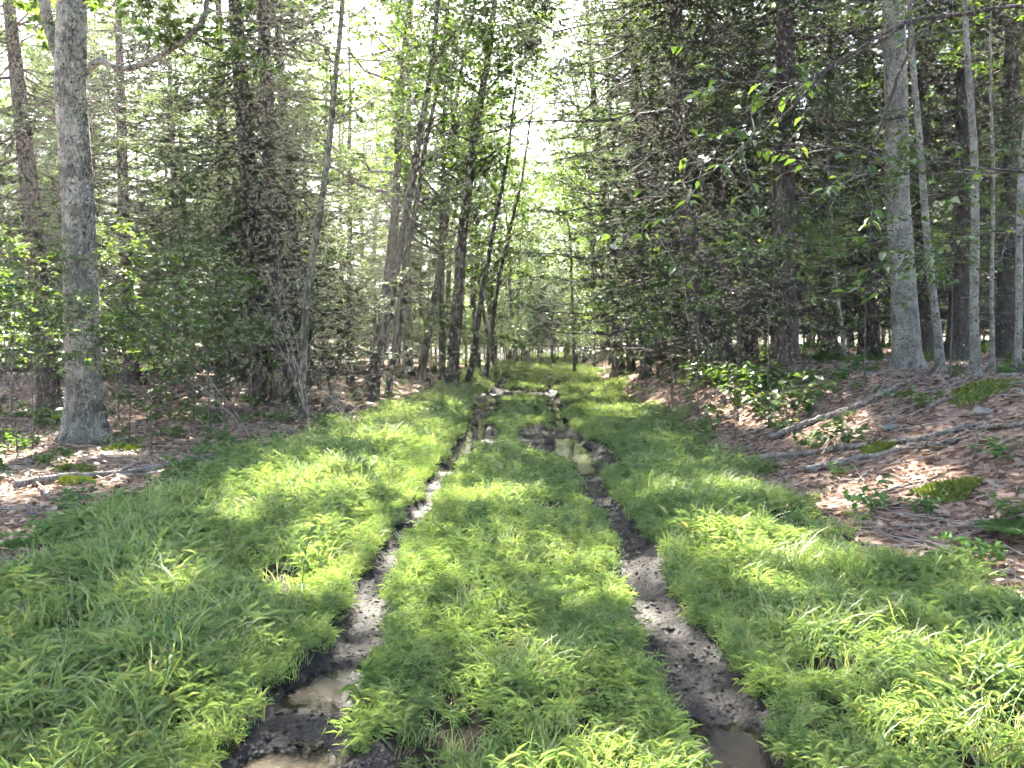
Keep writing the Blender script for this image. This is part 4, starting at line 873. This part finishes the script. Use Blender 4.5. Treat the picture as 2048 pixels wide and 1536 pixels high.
gcol = bpy.data.collections.new('grass_sources')
for i in range(6): src(gcol, 'tuft_a%d' % i, clump(400 + i, 24, .22, .16, .115, .0040, nl=5))
for i in range(3): src(gcol, 'tuft_b%d' % i, clump(420 + i, 30, .33, .15, 0, .0034, blades=True))
for i in range(2): src(gcol, 'tuft_c%d' % i, clump(440 + i, 12, .13, .10, .05, .011, mat='weed', nl=6))
src(gcol, 'tuft_d0', clump(451, 14, .22, .12, 0, .0022, blades=True, mat='straw'))
src(gcol, 'tuft_d1', clump(452, 8, .10, .12, .05, .016, mat='weed', nl=5))
def grass_points(n, x0, x1, y0, y1, seed, dens):
    rng = np.random.default_rng(seed); Y = rng.uniform(y0, y1, n); X = rng.uniform(x0, x1, n) + xc(Y)
    k = np.abs(X) < Y * .72 + 1.0; X, Y = X[k], Y[k]
    g = grass_amount(X, Y); mud = mud_mask(X, Y); patch = .55 + .45 * noise(X, Y, 1.6, 2) + .25 * noise(X, Y, .5, 7)
    keep = (rng.random(len(X)) < g ** 1.3 * (1 - mud) ** 1.8 * np.clip(patch + .3, .28, 1) * dens)
    return X[keep], Y[keep], rng
XS, YS, SS, IS = [], [], [], []
for (n, y0, y1, dens, sc) in ((9000, 1.6, 9, 1.0, 1.0), (9500, 9, 22, .95, 1.05), (7000, 22, 60, 1.0, 1.35), (2600, 60, 95, 1.0, 2.2)):
    X, Y, rg = grass_points(n, -4.9, 3.9, y0, y1, int(y0 * 10), dens)
    u = X - xc(Y)
    hgt = np.where(u < -1.0, .85, np.where(u > 1.05, .74, .62)) * (1 + .32 * noise(X, Y, 1.3, 6) + .15 * noise(X, Y, .45, 3))
    near_rut = np.minimum(np.abs(X - rut_x(Y, -1)) - rut_w(Y, -1), np.abs(X - rut_x(Y, 1)) - rut_w(Y, 1)); hgt = hgt * (.30 + .70 * sstep(-.02, .5, near_rut)) * (.45 + .55 * grass_amount(X, Y))
    XS.append(X); YS.append(Y); SS.append(hgt * sc * rg.uniform(.75, 1.2, len(X)))
    pv = rg.random(len(X)); idx = np.where(pv < .56, rg.integers(0, 6, len(X)), np.where(pv < .82, rg.integers(6, 9, len(X)), rg.integers(9, 13, len(X)))); IS.append(idx)
rg = np.random.default_rng(77); n = 4000; Y = 2.1 + 15 * rg.random(n) ** 1.5; sd = rg.choice([-1, 1], n); q = np.abs(rg.normal(0, .12, n)) + .98 * np.where(sd < 0, rut_w(Y, -1), rut_w(Y, 1))
X = np.where(sd < 0, rut_x(Y, -1), rut_x(Y, 1)) + q * rg.choice([-1, 1], n); k = mud_mask(X, Y) < rg.uniform(.05, .5, n); X, Y = X[k], Y[k]; n = len(X)
XS.append(X); YS.append(Y); SS.append(rg.uniform(.2, .55, n)); pv = rg.random(n); IS.append(np.where(pv < .5, rg.integers(0, 6, n), np.where(pv < .68, rg.integers(6, 9, n), rg.integers(9, 13, n))))
X, Y = np.concatenate(XS), np.concatenate(YS)
scatter_stuff('grass', gcol, X, Y, H(X, Y), np.concatenate(IS), np.concatenate(SS), 'soft bright green grass over the track and its verges', seed=1)
print('grass tufts', len(X))
# sparse green ground cover in the wood
ucol = bpy.data.collections.new('undergrowth_sources')
for i in range(4): src(ucol, 'herb_%d' % i, clump(460 + i, 9, .22, .10, .085, .022, mat='weed', nl=6))
rng = np.random.default_rng(9); n = 5200; Y = 5 + 60 * rng.random(n) ** 1.2; X = rng.uniform(-1, 1, n) * (Y * .7 + 1)
k = (rng.random(n) < (1 - grass_amount(X, Y)) * np.clip(.25 + .6 * noise(X, Y, 4, 1) + .25 * sstep(22, 32, Y), .04, 1)); X, Y = X[k], Y[k]
scatter_stuff('undergrowth', ucol, X, Y, H(X, Y, False), rng.integers(0, 4, len(X)), rng.uniform(.5, 1.3, len(X)) * (1 + .6 * sstep(25, 40, Y)), 'scattered green seedlings and herbs over the forest floor', seed=2)
# fallen leaves
def litter():
    rng = np.random.default_rng(12); n = 76000; Y = 3 + 36 * rng.random(n) ** 1.5; X = rng.uniform(-1, 1, n) * (Y * .70 + .6)
    g = grass_amount(X, Y); k = rng.random(n) < np.clip(1.01 - g, .0, 1) * (1 - mud_mask(X, Y)) * np.interp(Y, [3, 12, 39], [1, .9, .5]); X, Y = X[k], Y[k]
    Z = H(X, Y) + rng.uniform(.004, .03, len(X)); n = len(X)
    az = rng.uniform(0, 6.283, n); D = unit(np.stack([np.cos(az), np.sin(az), rng.normal(0, .25, n)], -1)); N_ = unit(np.array([0, 0, 1.]) + rng.standard_normal((n, 3)) * .38)
    L = (.03 + .075 * rng.random(n) ** 1.6) * np.interp(Y, [3, 10, 39], [.9, 1, 1.8]); q = leaf_quads(np.stack([X, Y, Z], -1), D, N_, L, L * rng.uniform(.45, .75, n), fold=rng.choice([.35, -.2, .1]), droop=-.1)
    tag(obj('leaf_litter', mk('leaf_litter', q.reshape(-1, 3), [(leaf_faces(n), 0)], [M['litter']], False)), 'brown dry leaves covering the forest floor', kind='stuff')
    # twigs among the leaves
    n = 4200; Y = 5 + 28 * rng.random(n) ** 1.4; X = rng.uniform(-1, 1, n) * (Y * .70); k = grass_amount(X, Y) < .3; X, Y = X[k], Y[k]; n = len(X)
    az = rng.uniform(0, 6.283, n); l = .1 + .9 * rng.random(n) ** 2.2; s = np.linspace(0, 1, 4)
    P = np.stack([X[:, None] + np.cos(az)[:, None] * l[:, None] * s, Y[:, None] + np.sin(az)[:, None] * l[:, None] * s, np.zeros((n, 4))], -1); P[..., :2] += rng.normal(0, .012, (n, 4, 2)); P[..., 2] = H(P[..., 0], P[..., 1]) + rng.uniform(.01, .05, (n, 1))
    V, fs = tubes(P, rng.uniform(.002, .007, (n, 1)) * (1 - .5 * s)[None], 4)
    tag(obj('twig_litter', mk('twig_litter', V, [(fs[0], 0)], [M['twig']])), 'small dead twigs strewn among the fallen leaves', kind='stuff')
litter()
print('objects', len(COL.objects), 'tris', sum(sum(len(p.vertices) - 2 for p in m.polygons) if len(m.polygons) < 2000 else len(m.loops) - 2 * len(m.polygons) for m in bpy.data.meshes))
def haze(d):  # faint air haze, added mainly to lift the darks as lens glare does
    m, nt, out = nodes('haze_veil'); v = nt.nodes.new('ShaderNodeVolumePrincipled'); v.inputs['Color'].default_value = (1, .98, .93, 1); v.inputs['Density'].default_value = d; v.inputs['Anisotropy'].default_value = .4
    nt.links.new(v.outputs[0], out.inputs['Volume'])
    import bmesh
    bm = bmesh.new(); bmesh.ops.create_cube(bm, size=1); me = bpy.data.meshes.new('haze'); bm.to_mesh(me); bm.free(); me.materials.append(m)
    return tag(obj('haze', me, loc=(0, 125, 13), scale=(420, 330, 34)), 'thin haze in the air of the wood, added to veil it like lens glare', kind='stuff')
haze(.0010)
# clods and grit in the ruts
def clods():
    rng = np.random.default_rng(33); n = 26000; Y = 2.2 + 14 * rng.random(n) ** 1.7; X = rng.uniform(-1.4, 1.4, n); m = mud_mask(X, Y); Z = H(X, Y)
    k = (m > rng.uniform(.02, .4, n)) & (rng.random(n) < .8); X, Y, Z = X[k], Y[k], Z[k]; n = len(X)
    o = np.array([[1, 0, 0], [-1, 0, 0], [0, 1, 0], [0, -1, 0], [0, 0, 1], [0, 0, -1.]]); sz = .002 + .011 * rng.random(n) ** 3
    V = np.stack([X, Y, Z], -1)[:, None] + (o[None] * rng.uniform(.6, 1.4, (n, 6, 1)) + rng.normal(0, .25, (n, 6, 3))) * sz[:, None, None] * np.array([1.3, 1.3, .8])
    f = np.array([[0, 2, 4], [2, 1, 4], [1, 3, 4], [3, 0, 4], [2, 0, 5], [1, 2, 5], [3, 1, 5], [0, 3, 5]]); F = (np.arange(n)[:, None, None] * 6 + f[None]).reshape(-1, 3)
    tag(obj('mud_clods', mk('mud_clods', V.reshape(-1, 3), [(F, 0)], [M['mud']], True)), 'wet clods and grit lying in the wheel ruts', kind='stuff')
clods()
print('triangles', sum(len(m.loops) - 2 * len(m.polygons) for m in bpy.data.meshes))
